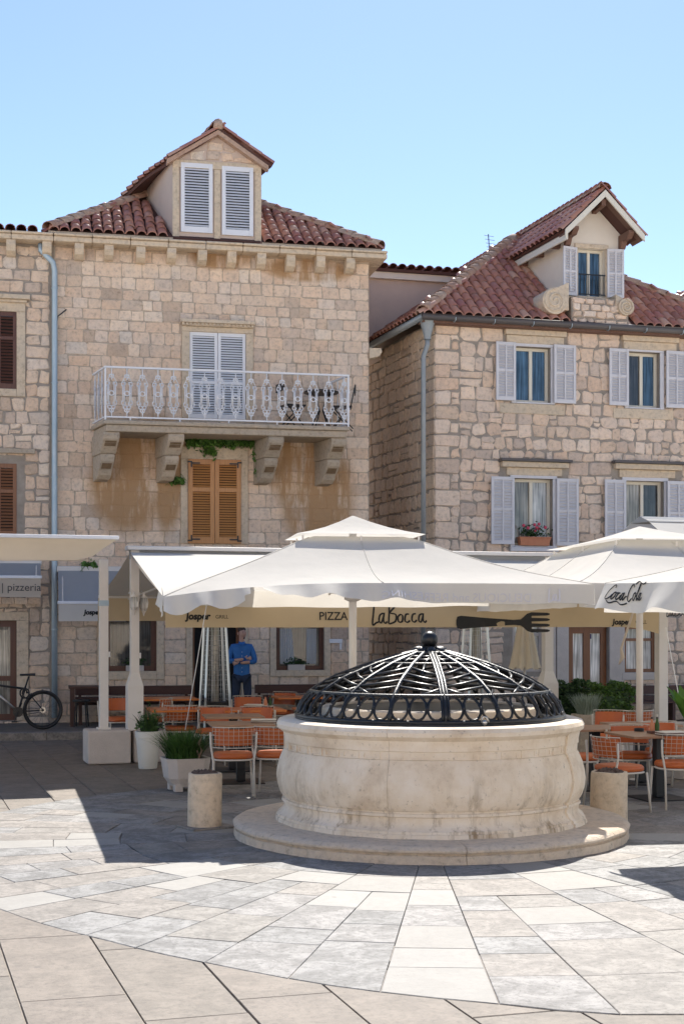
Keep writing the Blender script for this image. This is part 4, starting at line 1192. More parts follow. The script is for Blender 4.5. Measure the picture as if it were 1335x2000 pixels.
MB().prism([(gm - .05, 0, gzr - .16), (gm - .05, -fo + .06, gzr - .16), (gm - .05, -fo + .06, gzr - .30), (gm - .05, 0, gzr - .34)], (.10, 0, 0)).build('eave_bracket', M['eave_wood'], RHs, bevel=.008)
q0, q1 = gpt(gm - ge, GL, gze), gpt(gm - ge, -fo, gze)
MB().prism([(q1[0] + .02, q1[1], q1[2] - .07), (q1[0] + .02, q1[1], q1[2] - .20), (q0[0] + .02, q0[1], q0[2] - .20), (q0[0] + .02, q0[1], q0[2] - .07)], (.04, 0, 0)).build('fascia', M['cream_paint'], RHs)
rm_ = MB().box(-.02, .30, -.05, .05, -.12, 0).mesh('rafter_end', M['eave_wood'])
for i in range(7): t = .25 + i * .75; share('rafter_end', rm_, RHs, (gm - ge - .07 * t + .06, t, gze - .06))
# shed dormer on the side slope
st = 3.0; s0, s1 = -.33, 1.66; sz = RF.px(820, 538, -st)[1]
b = MB(); b.prism([gpt(s0, st, zr2 - .3), gpt(s1, st, zr2 - .3), gpt(s1, st, sz), gpt(s0, st, sz)], (-.2, 2.8, 0)); b.build('shed_dormer', M['render_pink'], RHs)
MB().prism([gpt(s0 - .1, st - .12, sz - .14), gpt(s1 + .1, st - .12, sz - .14), gpt(s1 + .1, st - .12, sz), gpt(s0 - .1, st - .12, sz)], (0, .14, 0)).build('shed_fascia', M['render_cream'], RHs)
roof_slope(RHs, 'shed_roof', [gpt(s0 - .2, st - .2, sz + .06), gpt(s1 + .2, st - .2, sz + .06), gpt(s1 + .2, st + 3, sz + .4), gpt(s0 - .2, st + 3, sz + .4)], None, [0])
qs = []
courses(lambda a, n, z: (a - .07 * st, st - .03 - n, z), s0 - .30, s0 + .02, zr2 - .2, sz - .02, [], (.14, .22), (.12, .2), qs, .05, 1.0, .008)
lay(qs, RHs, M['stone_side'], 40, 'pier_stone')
# aerial
q = RF.w(.9, 5.2, 0); zt_ = zr2 + 3.2
b = MB(); a_ = RF.px(962, 495, -5.0); b.tube([(a_[0], 5, a_[1] - 1.2), (a_[0] - .12, 5, a_[1] + .45)], .012, 6)
for i in range(5): b.tube([(a_[0] - .12 + .02 * i - .1, 5, a_[1] + .42 - .09 * i), (a_[0] - .12 + .02 * i + .14, 5, a_[1] + .40 - .09 * i)], .006, 4)
b.build('aerial', M['black'], RHs)
MB().box(5.0, 5.16, 2.6, 2.8, zr2 + 1.2, zr2 + 2.0).build('chimney', M['concrete'], RHs, bevel=.01)
# geranium box on the sill
fb = thing('flower_box', 'terracotta window box with red geraniums on the lilac-shuttered window sill', 'planter', RF.w(*[(wins['l1'][0] + wins['l1'][1]) / 2, -.02, wins['l1'][2]]), RF.a)
b = MB(); b.prism([(-.30, -.085, 0), (.30, -.085, 0), (.33, -.10, .15), (-.33, -.10, .15)], (0, .17, 0)); b.box(-.345, .345, -.115, .10, .15, .175); b.build('box', M['terracotta'], fb, bevel=.006)
def leaves_mb(n, cfn, size, b=None, flat=.6):
    b = b or MB()
    for i in range(n):
        c = Vector(cfn()); s_ = size * rnd.uniform(.6, 1.25)
        d = Vector((rnd.gauss(0, 1), rnd.gauss(0, 1), rnd.gauss(0, 1) * flat)).normalized(); e = d.cross(Vector((rnd.gauss(0, 1), rnd.gauss(0, 1), rnd.gauss(0, 1)))).normalized()
        t = rnd.random()
        b.add([c - d * s_, c - e * s_ * .5 + d * s_ * .1, c + d * s_, c + e * s_ * .5 + d * s_ * .1], [(0, 1, 2, 3)], t)
    return b
leaves_mb(220, lambda: (rnd.gauss(0, .15), rnd.gauss(0, .05), .2 + abs(rnd.gauss(0, .09))), .035).build('foliage', M['leaf_dark'], fb)
fl = MB()
for i in range(9):
    c = (rnd.choice((-.2, -.14, .1, .16, .02)) + rnd.gauss(0, .03), rnd.gauss(-.03, .04), rnd.uniform(.30, .44)); fl.ball(c, .035, 7, 5)
fl.build('flowers', M['petal'], fb, True)

# little stone bracket at the right end of the left house, and the neighbour's roof beyond the right house
q = LF.px(733, 690, .05); MB().prism([(sR + .001, -.06, q[1] + .10), (sR + .24, -.06, q[1] + .10), (sR + .26, -.06, q[1] + .03), (sR + .20, -.06, q[1] - .06), (sR + .001, -.06, q[1] - .11)], (0, .24, 0)).build('stone_bracket', M['trim'], LHs, bevel=.01)
p = at(1290, 620, 38.0); nb = thing('stone_house', 'house with red tiled roof just showing beyond the right house', 'house', (p.x, 38.0, 0), R(14))
hz_ = at(1310, 612, 38.0).z
MB().box(0, 6, 0, 6, 0, hz_).build('wall', M['render_cream'], nb)
for pts_ in ([(-.2, -.2, hz_), (6.2, -.2, hz_), (3, 3, hz_ + 1.7)], [(-.2, 6.2, hz_), (-.2, -.2, hz_), (3, 3, hz_ + 1.7)]): roof_slope(nb, 'roof', pts_, None, [0])
# ------------------------------------------------------------------ houses across the square (sunlit, outside the frame; the windows mirror them)
for i, (x0, w, hh, dep) in enumerate(((-26, 17, 11.5, 9), (-8.6, 15, 10.2, 9), (6.8, 19, 12.0, 9))):
    t = thing('stone_house', ['sunlit cream house across the square, left one behind the viewer', 'sunlit cream house across the square, middle one behind the viewer', 'sunlit cream house across the square, right one behind the viewer'][i], 'house', (x0, -15, 0), R(8))
    b = MB().box(0, w, -dep, 0, 0, hh); b.build('wall', M['render_cream'], t)
    b = MB().prism([(-.3, -dep - .3, hh), (-.3, .3, hh), (-.3, -dep / 2, hh + 2.6)], (w + .6, 0, 0)); b.build('roof', M['tile'], t)
    for r_ in range(3):
        for c_ in range(int(w / 3)):
            x = 1.2 + c_ * 3; z = 1.2 + r_ * 3.4
            wo = MB().box(x, x + 1.0, -.1, .04, z, z + 1.6).build('window', M['lilac_paint'], t)
            MB().box(x + .08, x + .92, .041, .05, z + .08, z + 1.52).build('pane', M['glass_dark'], wo)

# ------------------------------------------------------------------ the well
well = thing('well', 'round carved limestone well under a domed black iron grille', 'well', (WX, WY, 0), R(4))
# step: curved blocks
prof = [(1.30, 0), (1.30, .15), (1.84, .152), (1.885, .14), (1.905, .118), (1.905, .100), (1.88, .092), (1.872, .078), (1.892, .068), (1.90, -.02)]
for i in range(7):
    a0 = R(-88 + 360 / 7 * i) ; a1 = a0 + R(360 / 7) - .003
    sm = rnd.uniform(-.004, .004)
    b = MB().lathe(prof, 22, a0, a1, dr=sm, fn=lambda r, z, a: (r + .004 * math.sin(a * 23) * (r > 1.7) + .003 * math.sin(a * 61 + 2), z + .002 * math.sin(a * 17)))
    m_ = len(prof); b.add([b.v[k] for k in range(m_)], [tuple(range(m_))]); b.add([b.v[-2 * m_ + k] for k in range(m_)], [tuple(range(m_))])
    b.build('step_block', M['step'], well, auto=40)
# basin: four drums, one standing a little proud at the right
pb = [(1.16, .3), (1.16, 1.09), (1.19, 1.115), (1.42, 1.12), (1.465, 1.105), (1.485, 1.07), (1.48, 1.035), (1.45, 1.01), (1.425, .995), (1.415, .945), (1.415, .905), (1.405, .90), (1.402, .83), (1.412, .825), (1.425, .80),
      (1.455, .73), (1.478, .64), (1.485, .57), (1.475, .49), (1.452, .42), (1.43, .385), (1.415, .378), (1.415, .362), (1.432, .358), (1.436, .335), (1.418, .325), (1.412, .29), (1.422, .255), (1.45, .225), (1.475, .21), (1.478, .19), (1.492, .185), (1.497, .148)]
seams = [-112, -36, -20, 70, 158, 248]
for i in range(len(seams) - 1):
    a0, a1 = R(seams[i] + .06), R(seams[i + 1] - .06); dr = .020 if seams[i] == -36 else rnd.uniform(-.002, .002)
    n = max(6, int((seams[i + 1] - seams[i]) / 2.5))
    b = MB().lathe(pb, n, a0, a1, fn=lambda r, z, a, d=dr: (r + (d if r > 1.39 and z < 1.0 else 0) + .002 * math.sin(a * 19 + z * 9), z))
    m_ = len(pb)
    b.add([b.v[k] for k in range(m_)], [tuple(range(m_))]); b.add([b.v[n * m_ + k] for k in range(m_)], [tuple(range(m_))])
    b.build('basin_block', M['well'], well, auto=32)
MB().lathe([(.0001, .45), (1.2, .45)], 24).build('well_floor', M['soil'], well)
MB().lathe([(.97, 1.0), (.97, 1.225), (.98, 1.232), (1.03, 1.232), (1.045, 1.22), (1.05, 1.11)], 72).build('inner_kerb', M['well'], well, auto=35)
MB().lathe([(.0001, 1.22), (.968, 1.21)], 40).build('well_shade_disc', M['black'], well)  # black disc added in place of the shade inside the well
# frieze of small sunk panels: raised frames
def frame_panel(a, w=.165, z0=.832, z1=.896, r=1.4045, t=.012, d=.007):
    b = MB(); h = w / 2 / r
    def q(a0, a1, za, zb): b.add([(rr * math.cos(x), rr * math.sin(x), z) for rr in (r - .004, r + d) for x, z in ((a0, za), (a1, za), (a1, zb), (a0, zb))], [(4, 5, 6, 7), (0, 1, 5, 4), (1, 2, 6, 5), (2, 3, 7, 6), (3, 0, 4, 7)])
    e = t / r
    q(-h, h, z1 - t, z1); q(-h, h, z0, z0 + t); q(-h, -h + e, z0 + t, z1 - t); q(h - e, h, z0 + t, z1 - t)
    return b
fp = frame_panel(0).mesh('frieze_panel', M['well'])
for i in range(42): share('frieze_panel', fp, well, (0, 0, 0), (0, 0, 2 * math.pi * i / 42 + .02))
# iron dome
def dome(r_t):       # (radius, z) along the meridian, r_t 0 at the foot ring, 1 at the crown
    P = [(1.29, 1.15), (1.25, 1.265), (1.155, 1.378), (.93, 1.51), (.55, 1.648), (.20, 1.74), (.12, 1.76)]
    T = [0, .11, .22, .46, .72, .95, 1.0]
    for i in range(6):
        if r_t <= T[i + 1] + 1e-9:
            f = (r_t - T[i]) / (T[i + 1] - T[i]); return (P[i][0] + (P[i + 1][0] - P[i][0]) * f, P[i][1] + (P[i + 1][1] - P[i][1]) * f)
    return P[-1]
def dp(t, a): r_, z = dome(t); return (r_ * math.cos(a), r_ * math.sin(a), z)
cage = MB()
NS = 16
for t_, r_ in ((0.0, .022), (.22, .018), (.72, .014), (.955, .016)):
    cage.tube([dp(t_, 2 * math.pi * i / 96) for i in range(96)], r_, 6, True)
cage.tube([(dp(0, 2 * math.pi * i / 96)[0], dp(0, 2 * math.pi * i / 96)[1], 1.128) for i in range(96)], .018, 6, True)
grille = cage.build('grille', M['iron'], well, True)
ra0 = R(-91)
rib = MB().tube([dp(t_ / 14, 0) for t_ in range(15)], .022, 6)
rib2 = MB().tube([dp(.22 + .78 * t_ / 12, 0) for t_ in range(13)], .012, 5)
for i in range(NS):
    share('rib', rib.mesh('rib', M['iron'], True) if i == 0 else bpy.data.meshes['rib'], grille, rot=(0, 0, ra0 + 2 * math.pi * i / NS))
b = MB()
for dx in (-.028, .028): b.tube([(p[0], p[1] + dx, p[2] + .008) for p in [dp(t_ / 14 * .95, 0) for t_ in range(15)]], .014, 6)
share('double_rib', b.mesh('double_rib', M['iron'], True), grille, rot=(0, 0, ra0)); share('double_rib', bpy.data.meshes['double_rib'], grille, rot=(0, 0, ra0 + math.pi / 2)); share('double_rib', bpy.data.meshes['double_rib'], grille, rot=(0, 0, ra0 - math.pi / 2)); share('double_rib', bpy.data.meshes['double_rib'], grille, rot=(0, 0, ra0 + math.pi))
# web bars between the ribs: slanting chords, mirrored from bay to bay
w = 2 * math.pi / NS
def web(flip):
    b = MB()
    for k, (t0, t1) in enumerate(((.36, .26), (.46, .35), (.56, .44), (.66, .53))):
        a_, b_ = (t0, t1) if flip else (t1, t0)
        b.tube([dp(a_, 0), tuple(.992 * x if q < 2 else x for q, x in enumerate(dp((a_ + b_) / 2, w / 2))), dp(b_, w)], .0135, 5)
    for t0, t1 in ((.22, .33), ): b.tube([dp(t0, w * .5), dp(t1, w * (.98 if flip else .02))], .0135, 5)
    b.tube([dp(.55 if flip else .60, w * .5), dp(.72, w * .5)], .013, 5); b.tube([dp(.72, w * .5), dp(.92, w * (.9 if flip else .1))], .012, 5)
    for t_ in (.80, .87): b.tube([dp(t_, 0), dp(t_ + .01, w)], .012, 5)
    return b.mesh('web_bars', M['iron'], True)
wm_ = [web(False), web(True)]
for i in range(NS): share('web_bars', wm_[i % 2], grille, rot=(0, 0, ra0 + w * i))
NL = 48
lp = MB(); wl_ = 2 * math.pi / NL
lp.tube([dp(.115 + .098 * math.sin(2 * math.pi * k / 14), wl_ * .47 * math.cos(2 * math.pi * k / 14)) for k in range(14)], .013, 5, True)
lm = lp.mesh('loop', M['iron'], True)
cl = MB().ball(dp(.115, wl_ / 2), .02, 6, 5).mesh('collar', M['iron'], True)
for i in range(NL):
    share('loop', lm, grille, rot=(0, 0, ra0 + wl_ * (i + .5))); share('collar', cl, grille, rot=(0, 0, ra0 + wl_ * (i + .5)))
b = MB(); b.ball((0, 0, 1.87), .082, 14, 9); b.lathe([(.0001, 1.74), (.10, 1.745), (.12, 1.765), (.07, 1.79), (.05, 1.80), (.07, 1.815)], 14)
fin = b.build('finial', M['iron'], grille, True)
lf = MB().ball((.15, 0, 1.765), .07, 8, 6, (1, .8, .5)).mesh('finial_leaf', M['iron'], True)
lf2 = bpy.data.meshes
b = MB(); b.ball((0, 0, 0), .07, 8, 6, (1, .75, .55)); lf = b.mesh('finial_leaf', M['iron'], True)
for i in range(8):
    a = 2 * math.pi * i / 8; share('finial_leaf', lf, grille, (.125 * math.cos(a), .125 * math.sin(a), 1.765), (0, R(20), a))
b = MB(); b.tube([(0, 0, 0), (.02, 0, .05), (.05, 0, .05), (.07, 0, 0)], .012, 5); b.ball((.03, 0, 0), .03, 6, 5)
share('padlock', b.mesh('padlock', M['steel'], True), grille, (1.3 * math.cos(R(-77)), 1.3 * math.sin(R(-77)), 1.15), (0, 0, R(13)))

# ------------------------------------------------------------------ lettering helpers
def text_shape(body, size, shear=0.0, sx=1.0, mirror=False, bold=0.0):
    cu = bpy.data.curves.new('t', 'FONT'); cu.body = body; cu.size = size; cu.shear = shear; cu.resolution_u = 3; cu.offset = bold; cu.align_x = 'CENTER'; cu.align_y = 'CENTER'
    o = bpy.data.objects.new('t', cu); col.objects.link(o); bpy.context.view_layer.update()
    me = o.to_mesh()
    vs = [((-1 if mirror else 1) * v.co.x * sx, v.co.y) for v in me.vertices]; fs = [tuple(p.vertices) for p in me.polygons]
    o.to_mesh_clear(); bpy.data.objects.remove(o); bpy.data.curves.remove(cu)
    return vs, fs
def strokes(lines, width, cal=.35):
    """pen strokes with a chisel width; lines in (x, z)"""
    vs, fs = [], []
    for l in lines:
        # smooth the polyline
        P = [Vector((*p, 0)) for p in l]; Q = []
        for i in range(len(P) - 1):
            p0, p1, p2, p3 = P[max(i - 1, 0)], P[i], P[i + 1], P[min(i + 2, len(P) - 1)]
            for k in range(5):
                t = k / 5; Q.append(.5 * ((2 * p1) + (p2 - p0) * t + (2 * p0 - 5 * p1 + 4 * p2 - p3) * t * t + (3 * p1 - p0 - 3 * p2 + p3) * t ** 3))
        Q.append(P[-1]); b0 = len(vs); n = len(Q)
        for i, p in enumerate(Q):
            d = (Q[min(i + 1, n - 1)] - Q[max(i - 1, 0)]).normalized(); nn = Vector((-d.y, d.x, 0))
            ww = width * (1 - cal + cal * abs(d.x * .5 + d.y * .86) * 1.3) * (.6 if i in (0, n - 1) else 1) * .5
            vs += [tuple((p + nn * ww)[:2]), tuple((p - nn * ww)[:2])]
        fs += [(b0 + 2 * i, b0 + 2 * i + 1, b0 + 2 * i + 3, b0 + 2 * i + 2) for i in range(n - 1)]
    return vs, fs
def print_on(parent, name, shape, cx, cz, fn, mat, sc=1.0):
    vs, fs = shape
    b = MB(); b.add([fn(cx + x * sc, cz + z * sc) for x, z in vs], fs)
    return b.build(name, M[mat], parent)
LABOCCA = [[(0, .9), (-.03, .5), (-.06, .02), (.10, .10), (.22, .14)], [(.40, .50), (.26, .42), (.22, .20), (.32, .10), (.42, .36), (.44, .52), (.42, .2), (.50, .08), (.58, .16)], [(.66, .88), (.66, .45), (.64, .05)], [(.60, .86), (.82, .95), (.90, .78), (.70, .52), (.95, .44), (.93, .16), (.66, .05)],
           [(1.16, .46), (1.04, .34), (1.08, .14), (1.22, .16), (1.24, .38), (1.15, .46)], [(1.52, .46), (1.38, .44), (1.34, .2), (1.44, .12), (1.56, .2)], [(1.82, .48), (1.68, .44), (1.64, .22), (1.74, .13), (1.86, .22)], [(2.12, .48), (1.98, .42), (1.94, .2), (2.04, .14), (2.13, .36), (2.15, .5), (2.14, .22), (2.22, .12), (2.30, .2)]]
COLA = [[(.62, .80), (.50, .98), (.28, .92), (.08, .60), (.10, .22), (.30, .08), (.55, .22), (.66, .42)], [(.86, .55), (.72, .46), (.70, .22), (.82, .12), (.96, .30), (.94, .52), (.84, .54), (1.02, .50), (1.14, .54)], [(1.36, .50), (1.22, .50), (1.12, .28), (1.22, .12), (1.40, .24), (1.46, .40)], [(1.72, .50), (1.58, .48), (1.50, .22), (1.60, .12), (1.72, .40), (1.76, .54), (1.72, .24), (1.80, .12), (1.96, .30), (2.1, .34)],
        [(2.72, .84), (2.58, 1.0), (2.36, .92), (2.20, .58), (2.24, .18), (2.44, .06), (2.68, .24)], [(2.96, .55), (2.82, .46), (2.80, .22), (2.92, .12), (3.06, .30), (3.04, .52), (2.94, .54), (3.14, .50)], [(3.16, .30), (3.34, .74), (3.36, 1.02), (3.28, .98), (3.24, .40), (3.28, .12), (3.40, .26)], [(3.68, .50), (3.54, .48), (3.46, .22), (3.56, .12), (3.68, .40), (3.72, .54), (3.68, .24), (3.76, .12), (3.92, .28)],
        [(.40, .02), (.80, -.12), (1.3, .02), (1.8, -.14), (2.3, -.04)], [(2.74, 1.02), (3.1, 1.16), (3.6, 1.02), (3.9, 1.12)]]
COLA = [[(x + y * .35, y) for x, y in l] for l in COLA]

# ------------------------------------------------------------------ awnings on posts
class Slope: pass
def wing(x0, x1, y0, z0, y1, z1, nx, ny, sag):
    b = MB(); P = []
    for j in range(ny + 1):
        f = j / ny
        for i in range(nx + 1):
            g = i / nx; P.append((x0 + (x1 - x0) * g, y0 + (y1 - y0) * f, z0 + (z1 - z0) * f - sag * math.sin(math.pi * f) * (1 + .15 * math.sin(g * 9)) ))
    b.add(P, [(j * (nx + 1) + i, j * (nx + 1) + i + 1, (j + 1) * (nx + 1) + i + 1, (j + 1) * (nx + 1) + i) for j in range(ny) for i in range(nx)])
    return b
def val_y(y, amp, ph): return lambda x, z, ztop, sgn: y + sgn * amp * ((ztop - z) / .35) * (math.sin(x * 4.1 + ph) + .5 * math.sin(x * 9.7 + 2 * ph))
def valance(parent, x0, x1, y, zt, drop, mat, amp=.018, ph=0.0, sgn=-1, droop=None):
    f = val_y(y, amp, ph); b = MB(); n = 140; P = []
    for j in range(4):
        for i in range(n + 1):
            x = x0 + (x1 - x0) * i / n; z = zt - drop * j / 3 - (droop(x) * j / 3 if droop else 0)
            P.append((x, f(x, z, zt, sgn), z))
    b.add(P, [(j * (n + 1) + i, j * (n + 1) + i + 1, (j + 1) * (n + 1) + i + 1, (j + 1) * (n + 1) + i) for j in range(3) for i in range(n)])
    o = b.build('valance', M[mat], parent, True)
    return o, (lambda x, z: (x, f(x, z, zt, sgn) - .013, z))
A2 = thing('awning', 'long ochre restaurant awning with fork and lettering on its front valance', 'awning', (-3.1, 20.8, 0), R(18))
AL = 7.15
b = MB(); b.box(-.05, AL + .2, -.13, .13, 3.09, 3.15); b.build('ridge_bar', M['post'], A2, bevel=.01)
MB().box(0, AL + .1, -.05, .05, 2.96, 3.088).build('cassette', M['canvas_grey'], A2)
wing(0, AL, -.06, 3.03, -2.7, 2.37, 30, 10, .05).build('front_cloth', M['canvas'], A2, True)
wing(0, AL, .06, 3.03, 3.1, 2.47, 30, 10, .05).build('back_cloth', M['canvas_ochre'], A2, True)
MB().box(0, AL, -2.73, -2.68, 2.34, 2.39).build('front_rail', M['post'], A2); MB().box(0, AL, 3.08, 3.13, 2.44, 2.49).build('back_rail', M['post'], A2)
v2, vf = valance(A2, .0, AL, -2.735, 2.37, .37, 'canvas_ochre', droop=lambda x: .03 + .10 * max(0, (x - 6.5) / .65) ** 2)
valance(A2, -.0, AL, 3.135, 2.46, .40, 'canvas_ochre', ph=1.0, sgn=1)
for x in (.5, 3.4, 6.6):
    MB().tube([(x, -.08, 2.98), (x + .5, -1.4, 2.66), (x, -2.66, 2.33)], .02, 6).build('folding_arm', M['post'], A2); MB().tube([(x, .08, 2.98), (x + .5, 1.5, 2.7), (x, 3.06, 2.43)], .02, 6).build('folding_arm', M['post'], A2)
AF = Frame((-3.1, 20.8), 18)
def ax(px, py): return AF.px(px, py, 2.74)
def between(px0, px1, py): a, b_ = ax(px0, py), ax(px1, py); return (a[0] + b_[0]) / 2, (a[1] + b_[1]) / 2, b_[0] - a[0]
c = between(357, 415, 1204); print_on(v2, 'lettering', text_shape('Josper', .125, .12, 1.0, bold=.006), c[0], c[1], vf, 'ink', c[2] / .40)
c2 = between(418, 448, 1205); print_on(v2, 'lettering', text_shape('GRILL', .085, 0, 1.0), c2[0], c2[1], vf, 'ink', c2[2] / .255)
c = between(617, 683, 1204); print_on(v2, 'lettering', text_shape('PIZZA', .16, 0, 1.0, bold=.002), c[0] , c[1], vf, 'ink', c[2] / .50)
c0, c1 = ax(730, 1216), ax(840, 1211); sc = (c1[0] - c0[0]) / 2.3; print_on(v2, 'lettering', strokes(LABOCCA, .075), c0[0], c0[1] - .035, vf, 'ink', sc * .92)
c = between(1190, 1232, 1215); print_on(v2, 'lettering', text_shape('Josper', .125, .12, 1.0, bold=.006), c[0], c[1], vf, 'ink', c[2] / .40)
c = between(1236, 1264, 1215); print_on(v2, 'lettering', text_shape('GRILL', .085), c[0], c[1], vf, 'ink', c[2] / .255)
f0, f1 = ax(890, 1212), ax(1072, 1212); fl_ = f1[0] - f0[0]; fv, ff = [], []
def poly(p): b0 = len(fv); fv.extend(p); ff.append(tuple(range(b0, b0 + len(p))))
def strip(top, bot):
    for i in range(len(top) - 1): poly([bot[i], bot[i + 1], top[i + 1], top[i]])
strip([(0, .02), (.01, .055), (.05, .065), (.30, .045), (.60, .025), (.68, .03)], [(0, -.02), (.01, -.055), (.05, -.065), (.30, -.045), (.60, -.025), (.68, -.03)])
strip([(.68, .03), (.71, .05), (.75, .085), (.80, .10)], [(.68, -.03), (.71, -.05), (.75, -.085), (.80, -.10)])
for k in range(4):
    zc = .082 - k * .0547; strip([(.80, zc + .018), (.97, zc + .014), (1.0, zc + .006)], [(.80, zc - .018), (.97, zc - .014), (1.0, zc - .006)])
print_on(v2, 'fork_emblem', (fv, ff), f0[0], f0[1] - .025, vf, 'ink', fl_)

# added cloth up to the tied parasol corner, shaped for its shadow on the paving
iw = lambda p: Matrix.Rotation(R(-18), 4, 'Z') @ (Vector(p) - Vector((-3.1, 20.8, 0)))
c00, c10, c01, c11 = Vector((0.0, -.06, 3.035)), Vector((2.1, -.06, 3.035)), iw(at(317, 1167, 14.35)), iw(at(470, 1150, 15.6))
b = MB(); n = 12; P = []
for j in range(n + 1):
    for i in range(n + 1):
        f, g_ = j / n, i / n; p = (c00 * (1 - g_) + c10 * g_) * (1 - f) + (c01 * (1 - g_) + c11 * g_) * f; p.z += .02 - .05 * math.sin(math.pi * f) * math.sin(math.pi * g_) ; P.append(tuple(p))
b.add(P, [(j * (n + 1) + i, j * (n + 1) + i + 1, (j + 1) * (n + 1) + i + 1, (j + 1) * (n + 1) + i) for j in range(n) for i in range(n)])
b.build('shadow_cloth', M['canvas'], A2, True)

A1 = thing('awning', 'wide off-white awning with sloping beige front at the far left', 'awning', (-3.02, 19.42, 0), R(18))
wing(-6.5, 0, .0, 3.20, 3.4, 3.38, 20, 6, .04).build('cloth', M['canvas'], A1, True)
b = MB(); n = 24
P = []
for j in range(4):
    f = j / 3
    for i in range(n + 1):
        x = -6.5 + 6.5 * i / n; e = max(0, (x + .55) / .55) if x > -.55 else 0
        P.append((x - .12 * e * f, .02 + .30 * f + .06 * math.sin(math.pi * f), 3.19 - (.31 - .22 * e * e) * f - .012 * math.sin(x * 3) * f))
b.add(P, [(j * (n + 1) + i, j * (n + 1) + i + 1, (j + 1) * (n + 1) + i + 1, (j + 1) * (n + 1) + i) for j in range(3) for i in range(n)])
b.build('front_flap', M['canvas_beige'], A1, True)
MB().box(-6.5, -.02, -.02, .03, 3.165, 3.215).build('front_rail', M['white_paint'], A1, bevel=.008)
wing(-6.4, -.3, .33, 2.9, 3.3, 3.05, 8, 4, .03).build('lining', M['canvas_beige'], A1, True)

A4 = thing('awning', 'off-white awning with beige valance cut by the right edge of the picture', 'awning', (4.72, 22.6, 0), R(18))
b = MB(); b.prism([(0, -.3, 3.62), (0, .3, 3.62), (0, .0, 3.72)], (5, 0, 0)); b.build('ridge_bar', M['canvas_grey'], A4)
wing(0, 5, -.2, 3.66, -2.8, 2.45, 16, 8, .05).build('front_cloth', M['canvas'], A4, True)
wing(0, 5, .2, 3.66, 2.4, 2.9, 16, 8, .05).build('back_cloth', M['canvas'], A4, True)
v4, vf4 = valance(A4, 0, 5, -2.83, 2.44, .34, 'canvas_beige', ph=2)
BF = Frame((4.72, 22.6), 18); c0, c1 = BF.px(1303, 1205, 2.84), BF.px(1348, 1205, 2.84); print_on(v4, 'lettering', strokes(LABOCCA, .075), c0[0], c0[1] - .0, vf4, 'ink', (c1[0] - c0[0]) / 2.0)

# small retracted awnings on the house fronts
def small_awning(fr, label, r, n0, z_top, z_bot, n1, drop, mc, mv, txt=None, tsize=.15, tmat='grey_ink', dark=False):
    t = thing('awning', label, 'awning', fr.w(r[0], -.02, z_top), fr.a)
    w = r[1] - r[0]; dz = z_bot - z_top
    MB().box(0, w, -.14, .0, -.06, .06).build('cassette', M['post'], t, bevel=.02)
    wing(.02, w - .02, -.12, -.01, -n1, dz, 6, 4, .02).build('cloth', M[mc], t, True)
    MB().box(0, w, -n1 - .03, -n1 + .02, dz - .035, dz + .02).build('front_rail', M['white_paint'], t, bevel=.006)
    v, f = valance(t, .02, w - .02, -n1 - .012, dz - .03, drop, mv, amp=.006)
    for x in (.1, w - .1): MB().tube([(x, -.1, -.03), (x, -n1, dz)], .016, 6).build('folding_arm', M['post'], t)
    if txt: print_on(v, 'lettering', txt[0], txt[1] * w, dz - .03 - drop * .5, f, tmat)
    return t
p0, p1 = LF.px(-120, 1112, .6), LF.px(82, 1112, .6)
q = LF.px(40, 1098, .1)[1]; zb_ = LF.px(40, 1126, .75)[1]; dr = LF.px(40, 1126, .75)[1] - LF.px(40, 1163, .75)[1]
ty = strokes([[(0, 1.0), (0, -.3)]], .06)
small_awning(LF, 'small retracted grey awning lettered pizzeria over the far left door', (p0[0], p1[0]), 0, q, zb_, .75, dr, 'canvas_grey', 'canvas_beige', (text_shape('| pizzeria', .20), .80), )
p0, p1 = LF.px(112, 1150, .5), LF.px(215, 1150, .5); q = LF.px(150, 1112, .1)[1]; zb_ = LF.px(150, 1176, .85)[1]; dr = zb_ - LF.px(160, 1210, .85)[1]
small_awning(LF, 'small grey awning with pale lettered valance behind the left posts', (p0[0], p1[0] + .3), 0, q, zb_, .85, dr, 'canvas_grey', 'canvas', (text_shape('Josper', .12, .12, 1.0, bold=.006), .50), tmat='ink')

